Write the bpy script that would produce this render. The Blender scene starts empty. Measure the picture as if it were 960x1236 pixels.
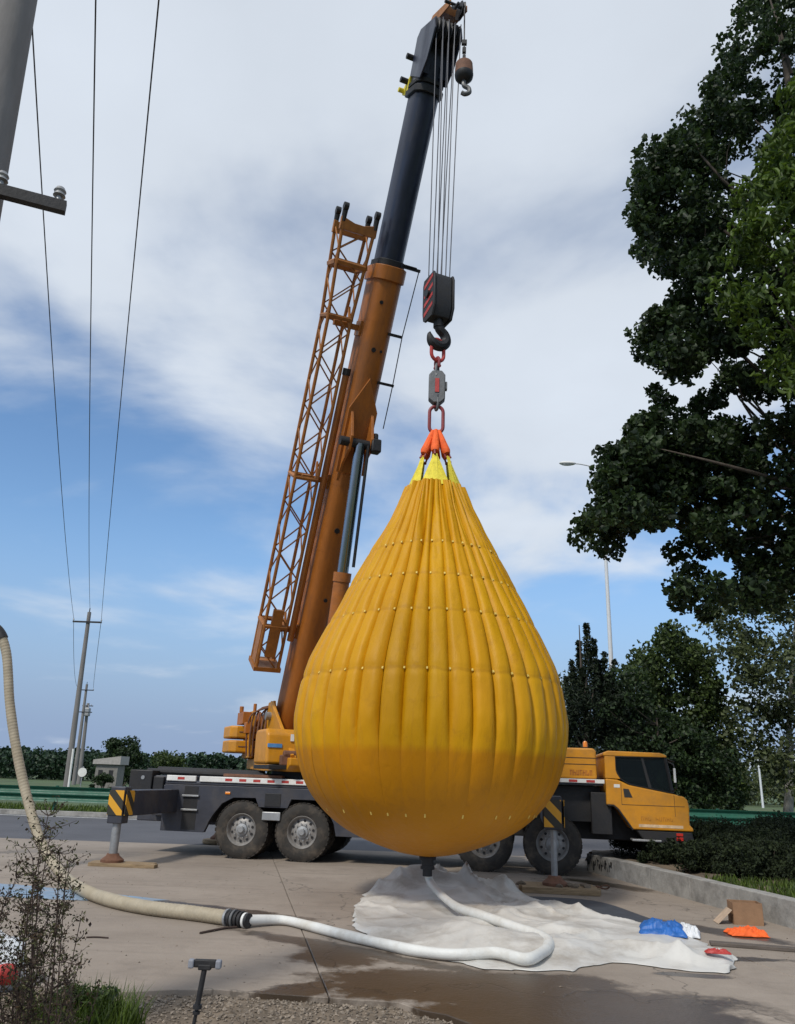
import bpy, bmesh, math, random
import numpy as np
from mathutils import Vector, Matrix, noise as mnoise
random.seed(7); rng = np.random.default_rng(11)
sc = bpy.context.scene
R = math.radians

# ------------------------------------------------------------------ camera
CAM_H, PITCH, ROLL, FPX = 1.65, R(18.43), 0.035, 960.0
fw = Vector((0, math.cos(PITCH), math.sin(PITCH)))
r0 = Vector((1, 0, 0)); u0 = r0.cross(fw)
cr = r0 * math.cos(ROLL) + u0 * math.sin(ROLL)
cu = u0 * math.cos(ROLL) - r0 * math.sin(ROLL)
cam_d = bpy.data.cameras.new('camera'); cam = bpy.data.objects.new('camera', cam_d)
sc.collection.objects.link(cam); sc.camera = cam
cam_d.sensor_fit = 'HORIZONTAL'; cam_d.sensor_width = 36; cam_d.lens = 36 * FPX / 960
cam_d.clip_start = 0.05; cam_d.clip_end = 4000
m = Matrix((cr, cu, -fw)).transposed().to_4x4(); m.translation = (0, 0, CAM_H)
cam.matrix_world = m

# ------------------------------------------------------------------ sky, sun, exposure
SUN_EL, SUN_AZ = R(46), R(213)          # azimuth clockwise from +Y: behind the camera, a little left
w = bpy.data.worlds.new('World'); sc.world = w; w.use_nodes = True
nt = w.node_tree; nt.nodes.clear()
def N(t, typ, **kw):
    n = t.nodes.new(typ)
    for k, v in kw.items():
        if k in ('op',): n.operation = v
        else: setattr(n, k, v)
    return n
def math_n(t, op, a, b=None, clamp=False):
    n = t.nodes.new('ShaderNodeMath'); n.operation = op; n.use_clamp = clamp
    for i, q in enumerate((a, b)):
        if q is None: continue
        if isinstance(q, (int, float)): n.inputs[i].default_value = q
        else: t.links.new(q, n.inputs[i])
    return n.outputs[0]
def maprange(t, v, a, b, c, d, smooth=False):
    n = t.nodes.new('ShaderNodeMapRange'); n.clamp = True
    if smooth: n.interpolation_type = 'SMOOTHSTEP'
    t.links.new(v, n.inputs[0])
    for i, q in enumerate((a, b, c, d)): n.inputs[i + 1].default_value = q
    return n.outputs[0]
def mixc(t, fac, a, b, blend='MIX'):
    n = t.nodes.new('ShaderNodeMix'); n.data_type = 'RGBA'; n.blend_type = blend
    for sock, q in ((n.inputs[0], fac), (n.inputs[6], a), (n.inputs[7], b)):
        if isinstance(q, (int, float)): sock.default_value = q
        elif isinstance(q, tuple): sock.default_value = (*q, 1) if len(q) == 3 else q
        else: t.links.new(q, sock)
    return n.outputs[2]
sky = N(nt, 'ShaderNodeTexSky', sky_type='NISHITA', sun_disc=False)
sky.sun_elevation = SUN_EL; sky.sun_rotation = SUN_AZ
sky.air_density = 1.0; sky.dust_density = 0.3; sky.ozone_density = 2.2
tc = N(nt, 'ShaderNodeTexCoord')
sep = N(nt, 'ShaderNodeSeparateXYZ'); nt.links.new(tc.outputs['Generated'], sep.inputs[0])
zc = math_n(nt, 'MAXIMUM', sep.outputs[2], 0.0)
den = math_n(nt, 'ADD', zc, 0.16)
px_ = math_n(nt, 'DIVIDE', sep.outputs[0], den); py_ = math_n(nt, 'DIVIDE', sep.outputs[1], den)
com = N(nt, 'ShaderNodeCombineXYZ'); nt.links.new(px_, com.inputs[0]); nt.links.new(py_, com.inputs[1])
CLOUD_OFF = (3.1, 1.7, 0.0)
mp = N(nt, 'ShaderNodeMapping'); mp.inputs['Location'].default_value = CLOUD_OFF
nt.links.new(com.outputs[0], mp.inputs[0])
n1 = N(nt, 'ShaderNodeTexNoise'); n1.inputs['Scale'].default_value = 1.05; n1.inputs['Detail'].default_value = 7; n1.inputs['Roughness'].default_value = 0.52; n1.inputs['Distortion'].default_value = 0.35
n2 = N(nt, 'ShaderNodeTexNoise'); n2.inputs['Scale'].default_value = 2.1; n2.inputs['Detail'].default_value = 6; n2.inputs['Roughness'].default_value = 0.5
nt.links.new(mp.outputs[0], n1.inputs[0]); nt.links.new(mp.outputs[0], n2.inputs[0])
bias = maprange(nt, sep.outputs[2], 0.12, 0.46, -0.06, 0.15, True)       # thin low down, closed layer overhead
cov = math_n(nt, 'ADD', math_n(nt, 'ADD', math_n(nt, 'MULTIPLY', n1.outputs[0], 0.8), math_n(nt, 'MULTIPLY', n2.outputs[0], 0.2)), bias)
cm = maprange(nt, cov, 0.46, 0.67, 0.0, 0.92, True)
shade = maprange(nt, n2.outputs[0], 0.3, 0.72, 0.93, 1.06)
CLOUD = (6.0, 6.5, 7.15)
cl = N(nt, 'ShaderNodeVectorMath', operation='SCALE'); cl.inputs[0].default_value = CLOUD; nt.links.new(shade, cl.inputs['Scale'])
haze_f = maprange(nt, sep.outputs[2], 0.02, 0.30, 0.95, 0.0, True)
hs_ = N(nt, 'ShaderNodeHueSaturation'); hs_.inputs['Saturation'].default_value = 1.12; hs_.inputs['Value'].default_value = 1.3; nt.links.new(sky.outputs[0], hs_.inputs['Color'])
skyh = mixc(nt, haze_f, hs_.outputs[0], (2.15, 3.0, 4.75))
skyc = mixc(nt, cm, skyh, cl.outputs[0])
bg = N(nt, 'ShaderNodeBackground'); nt.links.new(skyc, bg.inputs[0]); bg.inputs[1].default_value = 0.12
wo = N(nt, 'ShaderNodeOutputWorld'); nt.links.new(bg.outputs[0], wo.inputs[0])

sl = bpy.data.lights.new('sun', 'SUN'); sl.energy = 2.6; sl.angle = R(7); sl.color = (1.0, 0.94, 0.84)
sun = bpy.data.objects.new('sun', sl); sc.collection.objects.link(sun)
sd = Vector((math.sin(SUN_AZ) * math.cos(SUN_EL), math.cos(SUN_AZ) * math.cos(SUN_EL), math.sin(SUN_EL)))
sun.rotation_euler = (-sd).to_track_quat('-Z', 'Y').to_euler()
vs = sc.view_settings; vs.view_transform = 'Standard'; vs.look = 'None'; vs.gamma = 1; vs.use_curve_mapping = False
vs.exposure = 0.0
sc.render.engine = 'CYCLES'
sc.render.resolution_x = 795; sc.render.resolution_y = 1024

# ------------------------------------------------------------------ pixel to place
def ray(x, y): return cr * ((x - 480) / FPX) - cu * ((y - 618) / FPX) + fw
EYE = Vector((0, 0, CAM_H))
def gnd(x, y, z=0.0):
    d = ray(x, y); return EYE + d * ((z - CAM_H) / d.z)
def atY(x, y, Y):
    d = ray(x, y); return EYE + d * (Y / d.y)

# ------------------------------------------------------------------ mesh helpers
col = sc.collection
def link(o, parent=None, M=None):
    col.objects.link(o)
    if parent is not None: o.parent = parent
    if M is not None: o.matrix_basis = M
    return o
def tag(o, label=None, cat=None, group=None, kind=None):
    if label: o['label'] = label
    if cat: o['category'] = cat
    if group: o['group'] = group
    if kind: o['kind'] = kind
    return o
def empty(name, loc=(0, 0, 0), rz=0.0):
    o = bpy.data.objects.new(name, None); o.location = loc; o.rotation_euler = (0, 0, rz)
    o.empty_display_size = 0.2
    col.objects.link(o); return o
class MB:
    def __init__(s): s.v = []; s.f = []
    def add(s, vs_, fs):
        b = len(s.v); s.v += [tuple(q) for q in vs_]; s.f += [tuple(i + b for i in f) for f in fs]; return s
    def box(s, c, d, M=None):
        x, y, z = (q / 2 for q in d)
        P = [Vector((sx * x, sy * y, sz * z)) for sx in (-1, 1) for sy in (-1, 1) for sz in (-1, 1)]
        if M is not None: P = [M @ p for p in P]
        P = [p + Vector(c) for p in P]
        return s.add(P, [(0, 1, 3, 2), (4, 6, 7, 5), (0, 4, 5, 1), (2, 3, 7, 6), (0, 2, 6, 4), (1, 5, 7, 3)])
    def span(s, x0, x1, y0, y1, z0, z1): return s.box(((x0 + x1) / 2, (y0 + y1) / 2, (z0 + z1) / 2), (x1 - x0, y1 - y0, z1 - z0))
    def prism(s, poly, a0, a1, axis='y'):
        mk = {'y': lambda p, a: (p[0], a, p[1]), 'x': lambda p, a: (a, p[0], p[1]), 'z': lambda p, a: (p[0], p[1], a)}[axis]
        n = len(poly)
        return s.add([mk(p, a0) for p in poly] + [mk(p, a1) for p in poly],
                     [tuple(range(n)), tuple(range(2 * n - 1, n - 1, -1))] + [(i, i + n, (i + 1) % n + n, (i + 1) % n) for i in range(n)])
    def tube(s, pts, r, n=8, closed=False, caps=True):
        pts = [Vector(p) for p in pts]; k = len(pts)
        rr = r if isinstance(r, (list, tuple)) else [r] * k
        tan = []
        for i in range(k):
            a = pts[(i - 1) % k] if closed or i > 0 else pts[i]
            b = pts[(i + 1) % k] if closed or i < k - 1 else pts[i]
            tan.append((b - a).normalized())
        t0 = tan[0]; nn = t0.orthogonal().normalized()
        V = []
        for i in range(k):
            nn = (nn - tan[i] * nn.dot(tan[i])).normalized(); bb = tan[i].cross(nn)
            V += [pts[i] + (nn * math.cos(2 * math.pi * j / n) + bb * math.sin(2 * math.pi * j / n)) * rr[i] for j in range(n)]
        Fs = []
        for i in range(k if closed else k - 1):
            for j in range(n):
                i2 = (i + 1) % k
                Fs.append((i * n + j, i * n + (j + 1) % n, i2 * n + (j + 1) % n, i2 * n + j))
        if caps and not closed: Fs += [tuple(range(n - 1, -1, -1)), tuple((k - 1) * n + j for j in range(n))]
        return s.add(V, Fs)
    def cyl(s, a, b, r, r2=None, n=16): return s.tube([a, b], [r, r if r2 is None else r2], n)
    def lathe(s, prof, c=(0, 0, 0), axis='z', n=32, caps=True):
        c = Vector(c)
        def P(r, h, t):
            a, b = r * math.cos(t), r * math.sin(t)
            return c + Vector({'z': (a, b, h), 'y': (a, h, b), 'x': (h, a, b)}[axis])
        k = len(prof)
        V = [P(r, h, 2 * math.pi * j / n) for (r, h) in prof for j in range(n)]
        Fs = [(i * n + j, i * n + (j + 1) % n, (i + 1) * n + (j + 1) % n, (i + 1) * n + j) for i in range(k - 1) for j in range(n)]
        if caps and prof[0][0] > 1e-6: Fs.append(tuple(range(n)))
        if caps and prof[-1][0] > 1e-6: Fs.append(tuple((k - 1) * n + j for j in range(n)))
        return s.add(V, Fs)
    def blob(s, c, r, seed=0, amp=0.25, sub=2):
        bm = bmesh.new(); bmesh.ops.create_icosphere(bm, subdivisions=sub, radius=1)
        rx = Vector(r if hasattr(r, '__len__') else (r, r, r)); V = []
        for v in bm.verts:
            k = 1 + amp * mnoise.noise(v.co * 1.7 + Vector((seed * 3.1, seed, 0)))
            V.append(Vector((v.co.x * rx.x, v.co.y * rx.y, v.co.z * rx.z)) * k + Vector(c))
        fs = [tuple(v.index for v in f.verts) for f in bm.faces]; bm.free()
        return s.add(V, fs)
    def mesh(s, name, mat, smooth=35):
        me = bpy.data.meshes.new(name); me.from_pydata(s.v, [], s.f)
        bm = bmesh.new(); bm.from_mesh(me); bmesh.ops.remove_doubles(bm, verts=bm.verts, dist=1e-5); bmesh.ops.recalc_face_normals(bm, faces=bm.faces); bm.to_mesh(me); bm.free()
        if smooth:
            for p in me.polygons: p.use_smooth = True
            me.set_sharp_from_angle(angle=R(smooth))
        for q in (mat if isinstance(mat, (list, tuple)) else [mat]): me.materials.append(q)
        return me
    def build(s, name, mat, parent=None, M=None, smooth=35, bevel=0, seg=2):
        o = bpy.data.objects.new(name, s.mesh(name, mat, smooth)); link(o, parent, M)
        if bevel:
            b = o.modifiers.new('Bevel', 'BEVEL'); b.width = bevel; b.segments = seg; b.limit_method = 'ANGLE'; b.angle_limit = R(40)
        return o
def inst(me, name, parent=None, M=None):
    return link(bpy.data.objects.new(name, me), parent, M)
def dense(name, V, F, mat, parent=None, smooth=True):
    me = bpy.data.meshes.new(name); me.from_pydata([tuple(v) for v in V], [], F); me.materials.append(mat)
    if smooth:
        for p in me.polygons: p.use_smooth = True
    return link(bpy.data.objects.new(name, me), parent)
def spline(pts, n=8):
    P = [Vector(p) for p in pts]; P = [P[0] * 2 - P[1]] + P + [P[-1] * 2 - P[-2]]; out = []
    for i in range(1, len(P) - 2):
        for k in range(n):
            t = k / n; a, b, c, d = P[i - 1], P[i], P[i + 1], P[i + 2]
            out.append(0.5 * ((2 * b) + (c - a) * t + (2 * a - 5 * b + 4 * c - d) * t * t + (3 * b - a - 3 * c + d) * t ** 3))
    out.append(P[-2]); return out

# ------------------------------------------------------------------ materials
def new_mat(name):
    mt = bpy.data.materials.new(name); mt.use_nodes = True; t = mt.node_tree
    return mt, t, t.nodes['Principled BSDF'], t.nodes['Material Output']
def pmat(name, c, rough=0.6, metal=0.0, var=0.18, scale=6.0, bump=0.15, bscale=None, dirt=None, dirt_amt=0.45, spec=0.5, stretch=None, dirt_scale=2.2):
    mt, t, b, o = new_mat(name)
    tcn = N(t, 'ShaderNodeTexCoord'); vec = tcn.outputs['Object']
    if stretch:
        mpn = N(t, 'ShaderNodeMapping'); mpn.inputs['Scale'].default_value = stretch; t.links.new(vec, mpn.inputs[0]); vec = mpn.outputs[0]
    n = N(t, 'ShaderNodeTexNoise'); n.inputs['Scale'].default_value = scale; n.inputs['Detail'].default_value = 6; n.inputs['Roughness'].default_value = 0.62
    t.links.new(vec, n.inputs[0])
    k = maprange(t, n.outputs[0], 0.3, 0.7, 1 - var, 1 + var)
    sc_ = N(t, 'ShaderNodeVectorMath', operation='SCALE'); sc_.inputs[0].default_value = c; t.links.new(k, sc_.inputs['Scale'])
    colr = sc_.outputs[0]
    if dirt:
        n3 = N(t, 'ShaderNodeTexNoise'); n3.inputs['Scale'].default_value = dirt_scale; n3.inputs['Detail'].default_value = 8; n3.inputs['Roughness'].default_value = 0.7
        t.links.new(vec, n3.inputs[0]); fd = maprange(t, n3.outputs[0], 0.48, 0.72, 0, dirt_amt)
        colr = mixc(t, fd, colr, dirt)
        t.links.new(maprange(t, n3.outputs[0], 0.45, 0.7, rough, min(1, rough + 0.25)), b.inputs['Roughness'])
    else: b.inputs['Roughness'].default_value = rough
    t.links.new(colr, b.inputs['Base Color'])
    b.inputs['Metallic'].default_value = metal; b.inputs['Specular IOR Level'].default_value = spec
    if bump:
        n2_ = N(t, 'ShaderNodeTexNoise'); n2_.inputs['Scale'].default_value = bscale or scale * 6; n2_.inputs['Detail'].default_value = 5; t.links.new(vec, n2_.inputs[0])
        bp = N(t, 'ShaderNodeBump'); bp.inputs['Strength'].default_value = bump; bp.inputs['Distance'].default_value = 0.02
        t.links.new(n2_.outputs[0], bp.inputs['Height']); t.links.new(bp.outputs[0], b.inputs['Normal'])
    return mt
def leafmat(name, c, var=0.5, trans=0.35, hue=(1.25, 1.1, 0.6), rough=0.55):
    mt, t, b, o = new_mat(name)
    g = N(t, 'ShaderNodeNewGeometry')
    colr = mixc(t, g.outputs['Random Per Island'], tuple(q * (1 - var) for q in c), tuple(q * (1 + var) * h for q, h in zip(c, hue)))
    t.links.new(colr, b.inputs['Base Color']); b.inputs['Roughness'].default_value = rough; b.inputs['Specular IOR Level'].default_value = 0.35
    tr = N(t, 'ShaderNodeBsdfTranslucent'); t.links.new(mixc(t, 0.5, colr, (c[0] * 1.6, c[1] * 1.5, c[2] * 0.5)), tr.inputs[0])
    mx = N(t, 'ShaderNodeMixShader'); mx.inputs[0].default_value = trans
    t.links.new(b.outputs[0], mx.inputs[1]); t.links.new(tr.outputs[0], mx.inputs[2]); t.links.new(mx.outputs[0], o.inputs[0])
    return mt
MT = {}
MT['yellow'] = pmat('crane_yellow', (0.58, 0.245, 0.008), 0.42, dirt=(0.22, 0.13, 0.06), dirt_amt=0.45, var=0.1, bump=0.05)
MT['orange'] = pmat('crane_orange_shaded', (0.36, 0.118, 0.016), 0.45, dirt=(0.13, 0.06, 0.03), dirt_amt=0.6, var=0.16, bump=0.08, stretch=(0.35, 1, 1))  # paint darkened so the shade on the boom's underside sits in the colour
MT['jib'] = pmat('jib_orange', (0.34, 0.125, 0.02), 0.5, dirt=(0.13, 0.05, 0.02), dirt_amt=0.7, var=0.2, bump=0.1)
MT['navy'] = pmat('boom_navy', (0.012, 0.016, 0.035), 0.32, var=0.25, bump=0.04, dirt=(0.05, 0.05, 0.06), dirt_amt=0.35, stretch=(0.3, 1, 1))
MT['chassis'] = pmat('chassis_grey', (0.035, 0.038, 0.052), 0.5, dirt=(0.11, 0.095, 0.08), dirt_amt=0.45, var=0.2, bump=0.08)
MT['black'] = pmat('black_steel', (0.012, 0.012, 0.014), 0.55, dirt=(0.055, 0.048, 0.042), dirt_amt=0.3)
MT['rubber'] = pmat('tyre_rubber', (0.032, 0.029, 0.026), 0.85, var=0.2, dirt=(0.16, 0.13, 0.10), dirt_amt=0.65, bump=0.25, dirt_scale=3.5)
MT['rim'] = pmat('rim_steel', (0.30, 0.29, 0.28), 0.45, metal=0.35, dirt=(0.10, 0.08, 0.06), dirt_amt=0.6)
MT['chrome'] = pmat('cylinder_rod', (0.30, 0.32, 0.36), 0.2, metal=1.0, var=0.05, bump=0.0)
MT['steel'] = pmat('galvanised_steel', (0.34, 0.35, 0.36), 0.45, metal=0.6, dirt=(0.16, 0.13, 0.10), dirt_amt=0.4)
MT['darksteel'] = pmat('dark_steel', (0.13, 0.135, 0.14), 0.5, metal=0.4, dirt=(0.07, 0.06, 0.05), dirt_amt=0.5)
MT['rust'] = pmat('rusty_steel', (0.16, 0.075, 0.045), 0.8, var=0.35, dirt=(0.05, 0.03, 0.02), bump=0.3)
MT['white'] = pmat('white_paint', (0.72, 0.72, 0.70), 0.5, var=0.08, dirt=(0.4, 0.36, 0.3), dirt_amt=0.35)
MT['red'] = pmat('red_paint', (0.42, 0.035, 0.03), 0.5, var=0.2, dirt=(0.12, 0.04, 0.03), dirt_amt=0.4)
MT['darkred'] = pmat('dark_red_steel', (0.24, 0.03, 0.035), 0.45, var=0.2, dirt=(0.05, 0.02, 0.02), dirt_amt=0.5)
MT['lampred'] = pmat('red_lens', (0.5, 0.03, 0.02), 0.2, bump=0)
MT['lampor'] = pmat('amber_lens', (0.7, 0.22, 0.02), 0.2, bump=0)
MT['orangefab'] = pmat('orange_fabric', (0.85, 0.13, 0.02), 0.75, var=0.2, scale=9, bump=0.4, bscale=25)
MT['sling'] = pmat('yellow_webbing', (0.72, 0.60, 0.045), 0.7, var=0.2, scale=14, bump=0.2)
MT['tape'] = pmat('black_marks', (0.02, 0.02, 0.02), 0.6, bump=0)
MT['blue'] = pmat('blue_label', (0.08, 0.24, 0.50), 0.5, bump=0)
MT['bluebag'] = pmat('blue_plastic', (0.02, 0.12, 0.40), 0.5, var=0.25, bump=0.5, bscale=12)
MT['whitebag'] = pmat('white_cloth', (0.68, 0.70, 0.72), 0.7, var=0.12, bump=0.5, bscale=14)
MT['card'] = pmat('cardboard', (0.27, 0.155, 0.085), 0.85, var=0.15, bump=0.15)
MT['wood'] = pmat('weathered_plank', (0.30, 0.215, 0.125), 0.85, var=0.35, scale=5, stretch=(1, 9, 9), bump=0.5, dirt=(0.12, 0.085, 0.05), dirt_amt=0.5)
MT['pole'] = pmat('pole_concrete', (0.19, 0.18, 0.175), 0.85, var=0.2, scale=3, stretch=(1, 1, 0.25), bump=0.2, dirt=(0.16, 0.145, 0.13), dirt_amt=0.5)
MT['lamp'] = pmat('lamp_paint', (0.62, 0.64, 0.66), 0.45, var=0.05, bump=0)
MT['rail'] = pmat('guardrail_green', (0.012, 0.095, 0.058), 0.45, var=0.15, dirt=(0.05, 0.09, 0.06), dirt_amt=0.4)
MT['wire'] = pmat('wire_black', (0.025, 0.027, 0.03), 0.5, bump=0)
MT['rope'] = pmat('wire_rope', (0.055, 0.06, 0.075), 0.5, metal=0.3, bump=0)
MT['hose_beige'] = pmat('beige_hose', (0.36, 0.31, 0.225), 0.6, var=0.15, dirt=(0.27, 0.22, 0.14), dirt_amt=0.6, bump=0.15)
MT['hose_white'] = pmat('white_hose', (0.66, 0.66, 0.63), 0.55, var=0.07, dirt=(0.42, 0.37, 0.29), dirt_amt=0.6, bump=0.15)
MT['tarp'] = pmat('white_tarp', (0.56, 0.545, 0.51), 0.42, var=0.08, scale=2.5, dirt=(0.24, 0.20, 0.155), dirt_amt=0.9, bump=0.2, bscale=18, dirt_scale=1.0)
MT['mat'] = pmat('dark_groundsheet', (0.035, 0.042, 0.055), 0.65, var=0.25, bump=0.4, bscale=9)
MT['wall'] = pmat('kerb_concrete', (0.31, 0.30, 0.28), 0.9, var=0.25, scale=3.5, dirt=(0.09, 0.085, 0.08), dirt_amt=0.75, bump=0.4)
MT['bark'] = pmat('bark', (0.075, 0.06, 0.048), 0.9, var=0.35, stretch=(1, 1, 0.25), scale=9, bump=0.6)
MT['bark_pale'] = pmat('pale_bark', (0.34, 0.33, 0.30), 0.9, var=0.25, bump=0.4)
MT['dirt'] = pmat('bare_soil', (0.16, 0.125, 0.09), 0.95, var=0.35, scale=2.5, bump=0.6, dirt=(0.08, 0.065, 0.05), dirt_amt=0.6)
MT['stem'] = pmat('weed_stem', (0.045, 0.028, 0.022), 0.9, bump=0)
MT['roof'] = pmat('shed_roof', (0.35, 0.33, 0.31), 0.8)
MT['plaster'] = pmat('shed_wall', (0.20, 0.19, 0.175), 0.9)
MT['leaf_dark'] = leafmat('leaf_dark', (0.024, 0.047, 0.028), 0.6, 0.32)
MT['leaf_mid'] = leafmat('leaf_mid', (0.044, 0.074, 0.034), 0.55, 0.30)
MT['leaf_lit'] = leafmat('leaf_yellow_green', (0.062, 0.112, 0.030), 0.5, 0.38)
MT['leaf_grey'] = leafmat('leaf_grey_green', (0.060, 0.084, 0.055), 0.5, 0.28)
MT['leaf_far'] = leafmat('leaf_far', (0.018, 0.040, 0.022), 0.4, 0.1, hue=(1.1, 1.1, 0.9))
MT['needle'] = leafmat('needle', (0.014, 0.027, 0.018), 0.4, 0.1)
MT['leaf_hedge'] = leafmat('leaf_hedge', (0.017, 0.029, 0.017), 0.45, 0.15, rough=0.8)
MT['grass'] = leafmat('grass_blade', (0.055, 0.095, 0.022), 0.5, 0.3)
MT['weed'] = leafmat('weed_leaf', (0.058, 0.074, 0.036), 0.6, 0.25, hue=(1.4, 1.1, 0.9))
MT['weed_dark'] = leafmat('weed_seed_head', (0.036, 0.026, 0.022), 0.5, 0.1)
# glass that still lets the cab interior through
def glassmat():
    mt, t, b, o = new_mat('cab_glass')
    b.inputs['Base Color'].default_value = (0.02, 0.028, 0.03, 1); b.inputs['Roughness'].default_value = 0.04
    tr = N(t, 'ShaderNodeBsdfTransparent'); tr.inputs[0].default_value = (0.55, 0.62, 0.6, 1)
    mx = N(t, 'ShaderNodeMixShader'); mx.inputs[0].default_value = 0.78
    t.links.new(b.outputs[0], mx.inputs[1]); t.links.new(tr.outputs[0], mx.inputs[2]); t.links.new(mx.outputs[0], o.inputs[0]); return mt
MT['glass'] = glassmat()
def stripemat():
    mt, t, b, o = new_mat('hazard_stripes')
    tcn = N(t, 'ShaderNodeTexCoord'); s3 = N(t, 'ShaderNodeSeparateXYZ'); t.links.new(tcn.outputs['Object'], s3.inputs[0])
    q = math_n(t, 'ADD', math_n(t, 'ADD', s3.outputs[0], s3.outputs[1]), s3.outputs[2])
    fr = math_n(t, 'FRACT', math_n(t, 'DIVIDE', q, 0.34)); k = math_n(t, 'GREATER_THAN', fr, 0.5)
    t.links.new(mixc(t, k, (0.03, 0.028, 0.02), (0.68, 0.34, 0.02)), b.inputs['Base Color']); b.inputs['Roughness'].default_value = 0.5; return mt
MT['stripes'] = stripemat()
def bagmat():
    mt, t, b, o = new_mat('bag_fabric')
    tcn = N(t, 'ShaderNodeTexCoord'); vec = tcn.outputs['Object']
    n = N(t, 'ShaderNodeTexNoise'); n.inputs['Scale'].default_value = 1.6; n.inputs['Detail'].default_value = 5; t.links.new(vec, n.inputs[0])
    oi = N(t, 'ShaderNodeObjectInfo')
    base = mixc(t, maprange(t, n.outputs[0], 0.3, 0.7, 0, 1), (0.53, 0.262, 0.002), (0.60, 0.312, 0.003))
    base = mixc(t, math_n(t, 'MULTIPLY', oi.outputs['Random'], 0.3), base, (0.52, 0.21, 0.002))
    # the water inside wets the cloth up to the fill line
    s3 = N(t, 'ShaderNodeSeparateXYZ'); t.links.new(vec, s3.inputs[0])
    n4 = N(t, 'ShaderNodeTexNoise'); n4.inputs['Scale'].default_value = 5; n4.inputs['Detail'].default_value = 4; t.links.new(vec, n4.inputs[0])
    zz = math_n(t, 'ADD', s3.outputs[2], math_n(t, 'MULTIPLY', n4.outputs[0], 0.10))
    wet = maprange(t, zz, 2.00, 2.10, 1, 0)
    base = mixc(t, math_n(t, 'MULTIPLY', wet, 0.75), base, (0.46, 0.172, 0.002))
    # grime streaks running down
    mp2 = N(t, 'ShaderNodeMapping'); mp2.inputs['Scale'].default_value = (7, 7, 0.7); t.links.new(vec, mp2.inputs[0])
    n5 = N(t, 'ShaderNodeTexNoise'); n5.inputs['Scale'].default_value = 1; n5.inputs['Detail'].default_value = 6; n5.inputs['Roughness'].default_value = 0.7; t.links.new(mp2.outputs[0], n5.inputs[0])
    base = mixc(t, maprange(t, n5.outputs[0], 0.55, 0.85, 0, 0.55), base, (0.33, 0.14, 0.02))
    # scuffs and splashed dirt
    n7 = N(t, 'ShaderNodeTexNoise'); n7.inputs['Scale'].default_value = 2.6; n7.inputs['Detail'].default_value = 10; n7.inputs['Roughness'].default_value = 0.75; t.links.new(vec, n7.inputs[0])
    base = mixc(t, maprange(t, n7.outputs[0], 0.56, 0.74, 0, 0.5), base, (0.30, 0.13, 0.012))
    # welded seam bands
    for s_ in (3.0, 3.85, 4.42, 4.98):
        dz = math_n(t, 'ABSOLUTE', math_n(t, 'SUBTRACT', zz, s_ + 0.05))
        base = mixc(t, maprange(t, dz, 0.012, 0.03, 0.30, 0.0), base, (0.36, 0.16, 0.004))
    t.links.new(base, b.inputs['Base Color']); b.inputs['Roughness'].default_value = 0.5; b.inputs['Specular IOR Level'].default_value = 0.22
    mp6 = N(t, 'ShaderNodeMapping'); mp6.inputs['Scale'].default_value = (1, 1, 0.4); t.links.new(vec, mp6.inputs[0])
    n6 = N(t, 'ShaderNodeTexNoise'); n6.inputs['Scale'].default_value = 8; n6.inputs['Detail'].default_value = 7; n6.inputs['Distortion'].default_value = 0.6; t.links.new(mp6.outputs[0], n6.inputs[0])
    bp = N(t, 'ShaderNodeBump'); bp.inputs['Strength'].default_value = 0.4; bp.inputs['Distance'].default_value = 0.03
    t.links.new(n6.outputs[0], bp.inputs['Height']); t.links.new(bp.outputs[0], b.inputs['Normal'])
    return mt
MT['bag'] = bagmat()
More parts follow.
